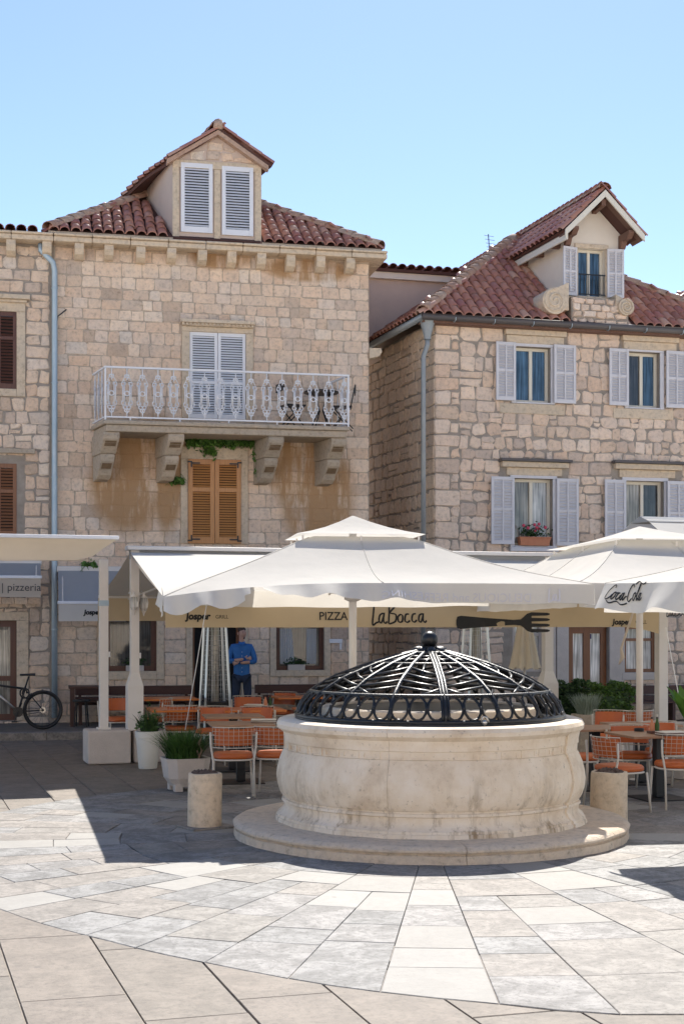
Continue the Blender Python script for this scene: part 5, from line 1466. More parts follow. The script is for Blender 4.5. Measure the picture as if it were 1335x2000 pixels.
# ------------------------------------------------------------------ posts and their concrete feet
def foot(x, y, w, d, h, label):
    t = thing('concrete_block', label, 'block', (x, y, 0), R(17)); MB().box(-w / 2, w / 2, -d / 2, d / 2, 0, h).build('block', M['concrete'], t, bevel=.025); return t
foot(-3.42, 20.72, .62, .60, .48, 'pale concrete block under the plain left awning post')
foot(-2.86, 20.98, .50, .62, .46, 'pale concrete block half behind the tall white flowerpot')
def post(x, y, z0, z1, w, label, flare=None, band=False, rz=17):
    t = thing('awning_post', label, 'post', (x, y, z0), R(rz))
    b = MB(); h = z1 - z0
    if flare:
        f = flare - z0; b.box(-w / 2, w / 2, -w / 2, w / 2, f, h)
        W = w * .92
        b.box(-W, W, -W, W, 0, f - .16)
        q = [(-W, -W, f - .16), (W, -W, f - .16), (W, W, f - .16), (-W, W, f - .16), (-w / 2, -w / 2, f + .03), (w / 2, -w / 2, f + .03), (w / 2, w / 2, f + .03), (-w / 2, w / 2, f + .03)]
        b.add(q, [(0, 1, 5, 4), (1, 2, 6, 5), (2, 3, 7, 6), (3, 0, 4, 7)])
    else:
        b.box(-w / 2, w / 2, -w / 2, w / 2, 0, h); b.box(-w * .75, w * .75, -w * .75, w * .75, 0, .03)
    b.build('shaft', M['post'], t, bevel=.006)
    if band: MB().box(-w / 2 - .004, w / 2 + .004, -w / 2 - .004, w / 2 + .004, band - z0 - .04, band - z0 + .04).build('band', M['zinc'], t)
    MB().box(w / 2, w / 2 + .03, -.03, .03, 1.05, 1.13).build('socket_box', M['white_paint'], t, bevel=.004)
    return t
post(-3.46, 20.7, .48, 2.95, .125, 'plain square awning post on the concrete block, left of the lantern post', band=2.04 + 37 * 20.7 / F)
pl_ = post(-3.03, 20.82, .46, 3.09, .125, 'square awning post with two glass lanterns and thick lower half', flare=1.27)
post(at(1068, 1000, 22.9).x, 22.9, 0, 3.09, .145, 'pale awning post with a thick tapered foot beside the hedge', flare=1.22)
post(at(1290, 1000, 20.9).x, 20.9, 0, 3.1, .145, 'plain square awning post beside the broad-leaved plant')
# two glass lanterns on the post
for px, py, d, lb in ((262, 1178, 20.62, 'round glass lantern on the front of the left awning post'), (281, 1180, 20.86, 'glass lantern on a bracket right of the left awning post')):
    p = at(px, py, d); t = thing('lantern', lb, 'lantern', p)
    b = MB(); b.lathe([(.03, -.10), (.055, -.06), (.065, .02), (.05, .09)], 8); b.build('glass', M['glass_pale'], t)
    b = MB(); b.lathe([(.0001, .17), (.012, .16), (.02, .13), (.06, .095), (.05, .09)], 8); b.lathe([(.035, -.10), (.02, -.13), (.008, -.17), (.0001, -.18)], 8)
    for k in range(4): a = k * math.pi / 2; b.tube([(.035 * math.cos(a), .035 * math.sin(a), -.10), (.067 * math.cos(a), .067 * math.sin(a), .02), (.052 * math.cos(a), .052 * math.sin(a), .09)], .004, 4)
    b.tube([(0, 0, .15), (-.04, .04, .19), (-.09, .05, .14)], .008, 5); b.build('frame', M['post'], t, True)

# ------------------------------------------------------------------ big square parasols
def umbrella(C, ang, h, ze_, zt_, za_, label, hd=None, corner=(0, 0, 0, 0), flares=None, drop=.28, rv=.33, beige='canvas_beige', phase=0.0):
    """C on the ground; front edge at local y=-hd; corner = lift of FL, FR, BR, BL; flares[k](s) = outward swing of the valance (radians)"""
    hd = hd or h
    t = thing('parasol', label, 'parasol', (C[0], C[1], 0), R(ang), 'big off-white square parasols')
    def face(k, e, r):
        if k == 0: x, y = e * r * h, -r * hd
        elif k == 1: x, y = r * h, e * r * hd
        elif k == 2: x, y = -e * r * h, r * hd
        else: x, y = -r * h, -e * r * hd
        c0, c1 = corner[k], corner[(k + 1) % 4]
        wa = max(0, -e) ** 2.2 * c0 + max(0, e) ** 2.2 * c1
        z = ze_ + (zt_ - ze_) * (1 - r) / (1 - rv) - .10 * math.sin(math.pi * min(1, (1 - r) / (1 - rv))) * (1 - .35 * abs(e)) + wa * r ** 4
        z -= .025 * (1 - e * e) * r * r
        return (x, y, z)
    ne, nr = 18, 12; b = MB()
    for k in range(4):
        P = [face(k, -1 + 2 * i / ne, rv * .8 + (1 - rv * .8) * j / nr) for j in range(nr + 1) for i in range(ne + 1)]
        b.add(P, [(j * (ne + 1) + i, j * (ne + 1) + i + 1, (j + 1) * (ne + 1) + i + 1, (j + 1) * (ne + 1) + i) for j in range(nr) for i in range(ne)])
    b.build('canopy', M['canvas'], t, auto=20)
    b = MB()
    for k in range(4):
        P = []
        for j in range(5):
            r = rv * 1.12 * j / 4 + .002
            for i in range(9):
                e = -1 + 2 * i / 8; x, y, _ = face(k, e, r); P.append((x, y, za_ + (zt_ + .06 - za_) * (j / 4) - .03 * math.sin(math.pi * j / 4) ))
        b.add(P, [(j * 9 + i, j * 9 + i + 1, (j + 1) * 9 + i + 1, (j + 1) * 9 + i) for j in range(4) for i in range(8)])
    b.build('vent_cap', M['canvas'], t, auto=20)
    for k in range(4):                                            # stitched seams over the ribs
        for e in (-1, 0):
            L_ = [face(k, e, rv * .9 + (1 - rv * .9) * j / 10) for j in range(11)]
            MB().tube([(x, y, z + .001) for x, y, z in L_], .007, 4).build('seam', M['canvas'], t, True)
    fns = []
    for k in range(4):
        fl = (flares or {}).get(k, lambda s: .12)
        hk = h if k % 2 == 0 else hd
        N = [(0, -1), (1, 0), (0, 1), (-1, 0)][k]
        def fn(s, q, k=k, fl=fl, N=N, hk=hk):      # s metres along the edge, q metres down the cloth
            x, y, z = face(k, max(-1, min(1, s / hk)), 1.0); a = fl(s) + .07 * math.sin(s * 4.3 + phase + k) * min(1, q / .2) + .04 * math.sin(s * 11 + k)
            return Vector((x + N[0] * math.sin(a) * q, y + N[1] * math.sin(a) * q, z - math.cos(a) * q))
        fns.append(fn)
        b = MB(); n = 72; rows = 5
        skip = (flares or {}).get('slit', {}).get(k)
        P = [fn(-hk + 2 * hk * i / n, drop * (1 + .03 * math.sin(i * .35 + k)) * j / rows) for j in range(rows + 1) for i in range(n + 1)]
        fs = []
        for j in range(rows):
            for i in range(n):
                s = -hk + 2 * hk * (i + .5) / n
                if skip is not None and abs(s - skip) < .035 + .09 * j / rows: continue
                fs.append((j * (n + 1) + i, j * (n + 1) + i + 1, (j + 1) * (n + 1) + i + 1, (j + 1) * (n + 1) + i))
        b.add(P, fs); v = b.build('valance', M['canvas'], t, True)
        fns[-1] = (fn, v, N)
    MB().tube([(0, 0, .06), (0, 0, za_ - .06)], .045, 12).build('pole', M['post'], t, True)
    MB().lathe([(.0001, 0), (.13, 0), (.13, .02), (.06, .03), (.06, .12)], 16).build('ground_socket', M['post'], t, auto=40)
    MB().lathe([(.05, -.08), (.10, -.06), (.10, .06), (.05, .08)], 12, c=(0, 0, ze_ - .10)).build('runner', M['post'], t, True)
    for k in range(8):
        kk = k // 2
        tip = face(kk, -1, .99) if k % 2 == 0 else face(kk, 0, .99)
        hub = (tip[0] * .06, tip[1] * .06, zt_ + .02)
        ti = (tip[0], tip[1], tip[2] - .035)
        rb = MB().tube([hub, ((hub[0] + ti[0]) / 2, (hub[1] + ti[1]) / 2, (hub[2] + ti[2]) / 2 - .10), ti], .018, 5).build('rib', M['post'], t)
        MB().tube([(tip[0] * .05, tip[1] * .05, ze_ - .10), (tip[0] * .5, tip[1] * .5, (hub[2] + ti[2]) / 2 - .11)], .014, 5).build('strut', M['post'], rb)
        if k % 1 == 0:
            cp = face(kk, -1 if k % 2 == 0 else 0, rv * 1.02); MB().tube([(cp[0], cp[1], cp[2] - .01), (cp[0], cp[1], cp[2] + .05)], .012, 5).build('vent_strut', M['post'], rb)
    return t, fns
def fl1(s):
    if s < -1.33: return .65 + .38 * math.sin(s * 13)
    if s < .7: return 1.15 * (1 - (s + 1.33) / 2.03) ** .8 + .10 + .16 * math.sin(s * 8.5) + .08 * math.sin(s * 19)
    return .05
U1C = (.125, 16.45)
u1, f1_ = umbrella(U1C, 8, 2.2, 2.46, 2.96, 3.27, 'big off-white parasol over the well, its front left corner tied down', hd=2.1, corner=(-.17, -.03, 0, 0), flares={0: fl1, 'slit': {0: -1.30}, 3: lambda s: .12}, drop=.205, rv=.29)
fn, vv_, N = f1_[0]
def onv(fn, N, off): return lambda s, q: tuple(fn(s, q) + Vector((N[0], N[1], 0)) * off)
g = onv(fn, N, .012)
print_on(vv_, 'lettering', text_shape('DELICIOUS and REFRESHING', .125, 0, 1.0, mirror=True), .75, .0, lambda x, z: g(x, .15 - z), 'faint_ink')
print_on(vv_, 'lettering', strokes([[(x, y) for x, y in l] for l in LABOCCA[:3]], .1), 1.72, -.03, lambda x, z: g(x, .16 - z), 'faint_ink', .16)
U2C = (3.82, 18.3)
u2, f2_ = umbrella(U2C, 8, 1.75, 2.46, 2.97, 3.27, 'big off-white parasol right of the well, standing behind the tables', hd=3.0, drop=.26, rv=.42)  # depth lengthened to throw shade on the paving right of the well
K = (2.51, 13.6); ua = 15.7
cu, su = math.cos(R(ua)), math.sin(R(ua)); U3C = (K[0] + 2 * (cu + su), K[1] + 2 * (su - cu))
u3, f3_ = umbrella(U3C, ua, 2.0, 2.41, 2.92, 3.25, 'nearest off-white parasol at the right edge with script lettering on its valance', flares={3: lambda s: .30 + .18 * math.sin(s * 6)}, drop=.27, phase=2)
fn, vv_, N = f3_[3]
g3 = onv(fn, N, .012)
print_on(vv_, 'lettering', strokes(COLA, .10, .5), -1.86, .0, lambda x, z: g3(x, .18 - z), 'ink', .165)
# guy rope from the tied corner to the trough
t = thing('guy_rope', 'thin white rope from the parasol corner down to the grassy trough', 'rope', at(405, 1172, 14.6))
e = at(362, 1425, 17.0) - at(405, 1172, 14.6); MB().tube([(0, 0, 0), e * .5 + Vector((0, 0, -.02)), e], .0055, 5).build('rope', M['rope'], t)
t = thing('guy_rope', 'thin white rope from the right awning post down to the broad-leaved plant', 'rope', at(1299, 1225, 20.6))
e = at(1332, 1400, 18.9) - at(1299, 1225, 20.6); MB().tube([(0, 0, 0), e * .5, e], .006, 5).build('rope', M['rope'], t)
# loose strap hanging at the second parasol's pole
p = at(1238, 1188, 18.15); t = thing('cloth_strap', 'twisted cloth strap hanging beside the right parasol pole', 'strap', p)
MB().tube([(0, 0, 0), (-.06, 0, -.18), (-.12, 0, -.36), (-.17, 0, -.52), (-.15, 0, -.62), (-.20, 0, -.72)], [.012, .016, .014, .016, .03, .006], 6).build('strap', M['canvas_beige'], t, True)
# ------------------------------------------------------------------ stone bollards, pots, troughs
def bollard(px, py, r, h, label):
    p = gnd(px, py); t = thing('stone_bollard', label, 'bollard', (p.x, p.y + r, 0), R(rnd.uniform(0, 90)))
    b = MB().lathe([(r * .55, h - .05), (r * .74, h - .045), (r * .80, h - .006), (r * .84, h), (r * .96, h - .004), (r, h - .03), (r * 1.0, h * .5), (r * 1.01, 0)], 28, fn=lambda q, z, a: (q + .004 * math.sin(a * 5 + z * 7), z + .003 * math.sin(a * 3)))
    b.build('shaft', M['trim'], t, auto=45)
    sb = MB()
    for i in range(70):
        a = rnd.uniform(0, 6.28); q = r * .74 * math.sqrt(rnd.random()); sb.ball((q * math.cos(a), q * math.sin(a), h - .03 + .05 * (1 - q / r) * rnd.random()), rnd.uniform(.02, .045), 6, 4)
    sb.build('soil', M['soil'], t, kind='stuff')
    return t
bo = bollard(397, 1621, .168, .545, 'stained round stone bollard with soil on top, left of the well')
MB().box(-.22, .24, -.2, .2, -.002, .022).build('foot_slab', M['slab_pink'], bo, bevel=.006)
bollard(1195, 1606, .19, .50, 'mottled round stone bollard with soil on top, right of the well')

def blades(n, R0, H, w, spread, lean=.6, droop=.35, seg=4, base=(0, 0, 0)):
    b = MB()
    for i in range(n):
        a = rnd.uniform(0, 2 * math.pi); q = R0 * math.sqrt(rnd.random()); x, y = base[0] + q * math.cos(a), base[1] + q * math.sin(a)
        L_ = H * rnd.uniform(.6, 1.15); l = rnd.uniform(.05, lean) ; aa = a + rnd.gauss(0, .6); d = Vector((math.cos(aa), math.sin(aa), 0)); side = Vector((-d.y, d.x, 0))
        P = []; t0 = rnd.random()
        for k in range(seg + 1):
            f = k / seg; p = Vector((x, y, base[2])) + d * (L_ * l * f ** 1.4 * spread) + Vector((0, 0, L_ * (f - droop * l * f ** 2.4))); ww = w * (1 - f ** 2) * .5 + .0006
            P += [p + side * ww, p - side * ww]
        b.add(P, [(2 * k, 2 * k + 1, 2 * k + 3, 2 * k + 2) for k in range(seg)], t0)
    return b

p = gnd(357, 1549); tr = thing('planter_trough', 'faceted white stone trough of dense grassy leaves beside the left bollard', 'planter', (p.x, p.y + .30, 0), R(22))
b = MB()
def octa(hw, hd, z, c): return [(-hw + c, -hd, z), (hw - c, -hd, z), (hw, -hd + c, z), (hw, hd - c, z), (hw - c, hd, z), (-hw + c, hd, z), (-hw, hd - c, z), (-hw, -hd + c, z)]
rings = [octa(.17, .17, .06, .07), octa(.24, .22, .16, .09), octa(.27, .25, .38, .10), octa(.275, .255, .40, .10), octa(.245, .225, .40, .09), octa(.24, .22, .34, .09)]
b.add([q for r_ in rings for q in r_], [(k * 8 + i, k * 8 + (i + 1) % 8, (k + 1) * 8 + (i + 1) % 8, (k + 1) * 8 + i) for k in range(5) for i in range(8)] + [tuple(range(7, -1, -1)), tuple(range(40, 48))])
b.build('bowl', M['concrete'], tr)
for sx in (-1, 1):
    for sy in (-1, 1): MB().box(sx * .13 - .05, sx * .13 + .05, sy * .13 - .05, sy * .13 + .05, 0, .09).build('foot', M['concrete'], tr, bevel=.01)
blades(750, .2, .42, .012, 1.0, lean=1.0, base=(-.02, 0, .36)).build('leaves', M['grass_leaf'], tr, kind='stuff')
MB().tube([(.10, -.2, .38), (.14, -.22, .50), (.10, -.2, .58), (.16, -.16, .66)], [.015, .012, .01, .005], 6).tube([(.12, -.2, .40), (.08, -.22, .50), (.14, -.2, .62)], [.012, .01, .004], 6).build('stem', M['bark'], tr, True)

p = gnd(286, 1503); pt = thing('flowerpot', 'tall tapered white plastic pot with a leafy plant', 'flowerpot', (p.x, p.y + .16, 0))
MB().lathe([(.0001, 0), (.125, 0), (.13, .01), (.165, .43), (.178, .435), (.18, .52), (.168, .522), (.16, .48), (.0001, .47)], 28).build('pot', M['pot_white'], pt, auto=40)
blades(90, .1, .36, .03, .9, lean=.9, base=(.02, 0, .46)).build('leaves', M['leaf_dark'], pt)
leaves_mb(150, lambda: (rnd.gauss(.03, .09), rnd.gauss(0, .08), .55 + abs(rnd.gauss(.06, .10))), .032).build('foliage', M['grass_leaf'], pt)
MB().tube([(0, 0, .47), (.03, 0, .6), (.05, .02, .72)], [.01, .008, .004], 5).tube([(0, 0, .5), (-.12, -.05, .55), (-.20, -.06, .53)], [.006, .005, .003], 5).build('stem', M['bark'], pt, True)

# hedge tubs, sage pot, broad-leaved plant at the right
def hedge(px0, px1, py_top, d, depth, zb, label, mat, n):
    a, b_ = at(px0, py_top, d), at(px1, py_top, d); w = b_.x - a.x
    t = thing('hedge', label, 'hedge', (a.x + w / 2, d + depth / 2, 0), R(14))
    MB().box(-w / 2 + .03, w / 2 - .03, -depth / 2 + .02, depth / 2 - .02, 0, zb).build('tub', M['concrete'], t, bevel=.015)
    ht = a.z
    def c():
        while True:
            x, y, z = rnd.uniform(-w / 2, w / 2), rnd.uniform(-depth / 2, depth / 2), rnd.uniform(zb - .02, ht)
            e = max(abs(x) / (w / 2), abs(y) / (depth / 2), (z - zb) / (ht - zb))
            if e > .72 + .2 * rnd.random(): return (x * (1 + .05 * math.sin(z * 17 + y * 9)), y * (1 + .12 * math.sin(x * 13 + z * 11)), z + .05 * math.sin(x * 14) * (z > ht - .1))
    leaves_mb(n, c, .034).build('foliage', M[mat], t)
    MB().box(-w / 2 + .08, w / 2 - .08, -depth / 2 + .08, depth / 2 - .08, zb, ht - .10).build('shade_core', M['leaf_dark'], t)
    for i in range(5): MB().tube([(-w * .4 + w * .2 * i, 0, zb - .02), (-w * .4 + w * .2 * i + .03, .0, ht - .2)], .012, 5).build('stem', M['bark'], t)
hedge(1086, 1168, 1334, 23.4, .5, .45, 'dark clipped hedge in a tub beside the tapered post foot', 'leaf_dark', 2600)
hedge(1160, 1236, 1338, 22.2, .5, .42, 'bright green clipped hedge in a tub before the wooden double door', 'leaf', 2600)
p = at(1144, 1392, 20.6); t = thing('flowerpot', 'square grey stone pot with a silvery sage bush', 'flowerpot', (p.x, p.y, 0), R(14))
MB().prism([(-.17, -.17, p.z - .02), (.17, -.17, p.z - .02), (.14, -.14, 0), (-.14, -.14, 0)], (0, .34, 0)).build('pot', M['trim_grey'], t, bevel=.01)
blades(520, .13, .30, .012, .9, lean=.75, droop=.1, base=(0, 0, p.z - .04)).build('leaves', M['sage_leaf'], t, kind='stuff')
p = at(1325, 1412, 18.6); t = thing('flowerpot', 'round pale pot with a broad-leaved bright green plant at the right edge', 'flowerpot', (p.x + .12, p.y, 0))
MB().lathe([(.0001, 0), (.18, 0), (.26, p.z - .03), (.27, p.z), (.24, p.z), (.0001, p.z - .06)], 24).build('pot', M['concrete'], t, auto=40)
for i in range(9):
    a = 2 * math.pi * i / 9 + .3; L_ = rnd.uniform(.35, .62); d = Vector((math.cos(a), math.sin(a), 0)); s_ = Vector((-d.y, d.x, 0)); P = []
    for k in range(7):
        f = k / 6; c = Vector((0, 0, p.z - .03)) + d * (L_ * .55 * f ** 1.3) + Vector((0, 0, L_ * (f - .15 * f * f))); ww = .085 * math.sin(math.pi * min(1, .08 + f * .95)) + .004; P += [c + s_ * ww + Vector((0, 0, .015)), c, c - s_ * ww + Vector((0, 0, .015))]
    b = MB().add(P, [(3 * k + q, 3 * k + q + 1, 3 * k + q + 4, 3 * k + q + 3) for k in range(6) for q in (0, 1)], rnd.random()); b.build('leaf', M['broad_leaf'], t, True)

# ferns and weeds on the left house
def weed(px, py, n, label, w, h, n0=.05, size=.05):
    s, z = LF.px(px, py, n0); t = thing('wall_fern', label, 'fern', LF.w(s, -n0, z), LF.a)
    leaves_mb(n, lambda: (rnd.uniform(-w, w), -abs(rnd.gauss(.02, .06)), rnd.gauss(0, h) - h * .5), size, flat=1.2).build('foliage', M['fern_leaf'], t)
    bb = MB()
    for i in range(max(4, int(w * 16))): x = rnd.uniform(-w, w); bb.tube([(x, .04, 0), (x + rnd.gauss(0, .05), -.08, rnd.gauss(.02, .05)), (x + rnd.gauss(0, .09), -.14, rnd.gauss(-.06, .06))], .005, 4)
    bb.build('stems', M['fern_leaf'], t)
weed(434, 862, 900, 'band of green ferns growing under the balcony above the orange shutters', .70, .05, size=.05)
weed(410, 880, 120, 'small fern tuft on the lintel above the orange shutters', .12, .05)
weed(346, 938, 170, 'fern tuft on the wall left of the orange shutters', .13, .04)
weed(500, 885, 150, 'fern tuft beside the third balcony bracket', .05, .09)
weed(502, 920, 60, 'little weed below the third balcony bracket', .05, .03)
weed(176, 1104, 110, 'weed on the wall behind the left awning posts', .14, .035)

# ------------------------------------------------------------------ restaurant furniture
TOPS = {}
def make_table(mat, w, d, h=.755):
    t = thing('table', '', 'table')
    MB().box(-w / 2, w / 2, -d / 2, d / 2, h - .028, h).build('tabletop', M[mat], t, bevel=.004)
    MB().box(-.055, .055, -.055, .055, .02, h - .03).build('column', M['black'], t, bevel=.006)
    MB().box(-.28, .28, -.28, .28, 0, .016).build('base_plate', M['black'], t, bevel=.004)
    MB().box(-w * .36, w * .36, -.03, .03, h - .05, h - .0285).box(-.03, .03, -d * .36, d * .36, h - .052, h - .0288).build('bearer', M['black'], t)
    return t
def make_chair():
    t = thing('dining_chair', '', 'chair')
    # sitter looks along +y
    b = MB(); n = 24
    def sq(a, hw, e=3.0): c, s = math.cos(a), math.sin(a); q = (abs(c) ** e + abs(s) ** e) ** (-1 / e); return (hw * q * c, hw * q * s)
    prof = [(.0, .44), (.93, .44), (1.0, .455), (1.0, .485), (.93, .505), (.6, .512), (0, .512)]
    V = []
    for i in range(n):
        for r_, z in prof: x, y = sq(2 * math.pi * i / n, .235 * max(r_, .001)); V.append((x, y, z))
    m = len(prof); b.add(V, [(i * m + k, ((i + 1) % n) * m + k, ((i + 1) % n) * m + k + 1, i * m + k + 1) for i in range(n) for k in range(m - 1)])
    b.build('seat', M['orange_pad'], t, auto=50)
    MB().tube([(*sq(2 * math.pi * i / 24, .232), .43) for i in range(24)], .011, 6, True).build('seat_rail', M['chair_white'], t, True)
    def back(u, z, off=0.0):        # curved shell: u -1..1
        a = u * 1.05; r_ = .28 + off; return (r_ * math.sin(a), -.255 + (.28 - r_ * math.cos(a)) * .85 - (z - .5) * .16, z)
    b = MB(); nu, nz = 12, 4; V = []
    for off in (-.014, -.042):
        for j in range(nz + 1):
            for i in range(nu + 1):
                u = -1 + 2 * i / nu; z = .60 + .195 * j / nz; V.append(back(u * .93, z + (.0 if 0 < j < nz else 0), off - .0))
    k = (nu + 1) * (nz + 1); fs = []
    for j in range(nz):
        for i in range(nu):
            q = j * (nu + 1) + i; fs.append((q, q + 1, q + nu + 2, q + nu + 1)); fs.append((k + q + nu + 1, k + q + nu + 2, k + q + 1, k + q))
    for j in range(nz): fs += [(j * (nu + 1), (j + 1) * (nu + 1), k + (j + 1) * (nu + 1), k + j * (nu + 1)), ((j + 1) * (nu + 1) + nu, j * (nu + 1) + nu, k + j * (nu + 1) + nu, k + (j + 1) * (nu + 1) + nu)]
    for i in range(nu): fs += [(i + 1, i, k + i, k + i + 1), (nz * (nu + 1) + i, nz * (nu + 1) + i + 1, k + nz * (nu + 1) + i + 1, k + nz * (nu + 1) + i)]
    b.add(V, fs); pad = b.build('back_pad', M['orange_pad'], t, auto=50)
    b = MB()
    for i in range(11): u = -1 + .2 * i; b.tube([back(u, .575), back(u, .70), back(u, .815)], .0023, 4)
    for j in range(6): z = .575 + .048 * j; b.tube([back(-1 + .2 * i, z) for i in range(11)], .0023 if j not in (0, 5) else .006, 4)
    b.build('wire_back', M['chair_white'], t, True, kind='stuff')
    for sx in (-1, 1):
        MB().tube([(sx * .245, -.30, 0), (sx * .235, -.245, .42), (sx * .262, -.225, .60), (sx * .268, -.235, .76)], .0125, 8).build('leg', M['chair_white'], t, True)
        MB().tube([(sx * .235, .24, 0), (sx * .215, .20, .43)], .0125, 8).build('leg', M['chair_white'], t, True)
    return t
chair0 = make_chair(); first = [True]
def chair(px, pz, z, rz, label, dist=None):
    """seat centre seen at (px, pz) with the seat z metres up"""
    global chair0
    p = gnd(px, pz, z) if dist is None else at(px, pz, dist)
    o = chair0 if first[0] else dup(chair0)
    first[0] = False
    return place(o, (p.x, p.y, 0), R(rz), label, 'white wire-backed chairs with orange cushions')
Z = .50
chair(455, 1470, Z, 6, 'chair with its back to the viewer, nearest of the left tables, between trough and well')
chair(540, 1468, Z, -4, 'chair with its back to the viewer, half hidden by the left side of the well')
chair(352, 1418, Z, 10, 'chair behind the grassy trough, its orange back towards the viewer')
chair(232, 1401, Z, -150, 'chair seen between the two left awning posts')
chair(300, 1402, Z, 80, 'chair behind the tall white pot, turned to the orange tables')
chair(484, 1398, Z, 184, 'chair in front of the man in blue, facing the viewer across an orange table', )
chair(415, 1424, Z, 172, 'chair on the far side of the nearest left table, left one')
chair(505, 1424, Z, 190, 'chair on the far side of the nearest left table, right one')
chair(545, 1388, Z, 150, 'far chair between the man in blue and the well grille')
chair(1208, 1494, Z, -62, 'chair turned away to the right, behind the right bollard')
chair(1128, 1473, Z, -95, 'chair just right of the well, facing right')
chair(1322, 1487, Z, 8, 'chair cut by the right edge at the big brown table')
chair(1232, 1470, Z, 175, 'chair across the big brown table, orange back pad behind the right pole')
chair(1188, 1434, Z, 160, 'wire-backed chair in front of the green hedge')
chair(1300, 1462, Z, 196, 'chair across the big brown table near the right edge')
chair(1232, 1430, Z, 20, 'orange chair at the far right table beside the pole')
tb0 = make_table('orange_top', .92, .85); tf = [True]
def table(o0, px, py, rz, label, grp, fresh):
    p = gnd(px, py, .755); o = o0 if fresh else dup(o0)
    return place(o, (p.x, p.y, 0), R(rz), label, grp)
G = 'orange-topped tables of the left terrace'
table(tb0, 330, 1363, 14, 'orange table farthest left, next to the left heater', G, True)
table(tb0, 352, 1384, 14, 'orange table right behind the grassy trough', G, False)
table(tb0, 490, 1384, 14, 'orange table in front of the man in blue', G, False)
table(tb0, 585, 1360, 14, 'orange table seen through the left side of the well grille', G, False)
table(tb0, 640, 1384, 14, 'orange table behind the well, under the pole of the big parasol', G, False)
tb1 = make_table('brown_top', .80, .75); G2 = 'brown-topped tables with black columns'
table(tb1, 470, 1412, 10, 'brown table nearest the viewer left of the well', G2, True)
table(tb1, 455, 1397, 10, 'brown table second from the viewer left of the well', G2, False)
table(tb1, 1160, 1420, 12, 'small brown table just right of the well', G2, False)
table(tb1, 1250, 1413, 12, 'brown table standing behind the right parasol pole', G2, False)
tb2 = make_table('brown_top', 1.0, .8); p = gnd(1285, 1432, .755); place(tb2, (p.x, p.y, 0), R(14), 'big brown table with black column at the right edge', G2)
TBP = p
# on the tables
def menus(px, py, label, rz, z=.757):
    p = gnd(px, py, z); t = thing('menu_stack', label, 'menus', (p.x, p.y, z), R(rz))
    for i in range(4): MB().box(-.16, .16, -.11, .11, .0 + i * .011, .009 + i * .011).build('menu', M['paper' if i % 2 else 'brown_wood'], t).rotation_euler = (0, 0, R(rnd.uniform(-7, 7)))
menus(1312, 1436, 'stack of menus on the big brown table', 20)
menus(515, 1411, 'stack of menus on the near brown table beside the well', 5)
menus(500, 1381, 'menus on the orange table before the man in blue', -15)
def cruet(px, py, label, z=.757):
    p = gnd(px, py, z); t = thing('cruet_set', label, 'cruet', (p.x, p.y, z), R(20))
    MB().box(-.075, .075, -.05, .05, 0, .03).build('tray', M['brown_wood'], t, bevel=.004)
    for x, mt in ((-.035, 'terracotta'), (.035, 'grass_leaf')):
        j = MB().lathe([(.0001, .03), (.026, .03), (.028, .10), (.014, .135), (.012, .165), (.0001, .166)], 12).build('bottle', M[mt], t, auto=45); j.location = (x, 0, 0)
        MB().lathe([(.013, .166), (.014, .185), (.0001, .187)], 10).build('stopper', M['black'], j)
cruet(1277, 1432, 'cruet set on the big brown table near the column')
cruet(523, 1383, 'jars and sauce bottles on the orange table right of the man')
p = gnd(1247, 1428, .757); t = thing('ashtray', 'small black ashtray at the left end of the big brown table', 'ashtray', (p.x, p.y, .757)); MB().lathe([(.0001, .004), (.045, .004), (.05, .035), (.06, .035), (.058, 0), (.0001, 0)], 16).build('bowl', M['black'], t, auto=40)

# dark wall benches
def bench(fr, px0, px1, py, n, label, h=.70, seat=.45):
    a, b_ = fr.px(px0, py, n)[0], fr.px(px1, py, n)[0]; w = b_ - a
    t = thing('bench', label, 'bench', fr.w(a, -n, TZ if fr is LF else 0), fr.a)
    MB().box(0, w, .0, .06, h - .17, h).build('backrest', M['bench_wood'], t, bevel=.01); MB().box(0, w, .005, .055, h - .36, h - .20).build('backrest', M['bench_wood'], t, bevel=.01)
    for i in range(3): MB().box(0, w, -.44 + i * .145, -.305 + i * .145, seat - .04, seat).build('seat_plank', M['bench_wood'], t, bevel=.006)
    k = max(2, int(w / 1.1) + 1)
    for i in range(k):
        x = .06 + (w - .18) * i / (k - 1); MB().box(x, x + .06, -.42, -.02, 0, seat - .042).build('leg', M['bench_wood'], t); MB().box(x + .002, x + .058, .061, .10, 0, h - .05).build('post', M['bench_wood'], t)
bench(LF, 147, 374, 1345, .30, 'long dark maroon wall bench left of the restaurant doorway')
bench(LF, 498, 712, 1350, .30, 'dark maroon wall bench right of the man in blue')
bench(RF, 1190, 1400, 1345, .5, 'dark wall bench beside the wooden double door', h=.75)
# dark side table and stool at the bench end
p = LF.w(LF.px(182, 1360, .9)[0], -.95, TZ); t = thing('table', 'dark red-brown wooden table at the left bench end behind the post', 'table', p, LF.a)
MB().box(-.45, .3, -.3, .3, .70, .74).build('tabletop', M['bench_wood'], t, bevel=.006)
for sx in (-.38, .22):
    for sy in (-.24, .24): MB().box(sx - .04, sx + .04, sy - .04, sy + .04, 0, .699).build('leg', M['bench_wood'], t)
p = LF.w(LF.px(158, 1390, .8)[0], -1.2, TZ); t = thing('stool', 'small black stool in front of the dark wooden table', 'stool', p, LF.a)
MB().lathe([(.0001, .5), (.16, .5), (.165, .48), (.16, .46), (.0001, .46)], 18).build('seat', M['black'], t, auto=40)
for k in range(4): a = k * math.pi / 2 + .6; MB().tube([(.12 * math.cos(a), .12 * math.sin(a), .46), (.16 * math.cos(a), .16 * math.sin(a), 0)], .013, 6).build('leg', M['black'], t)

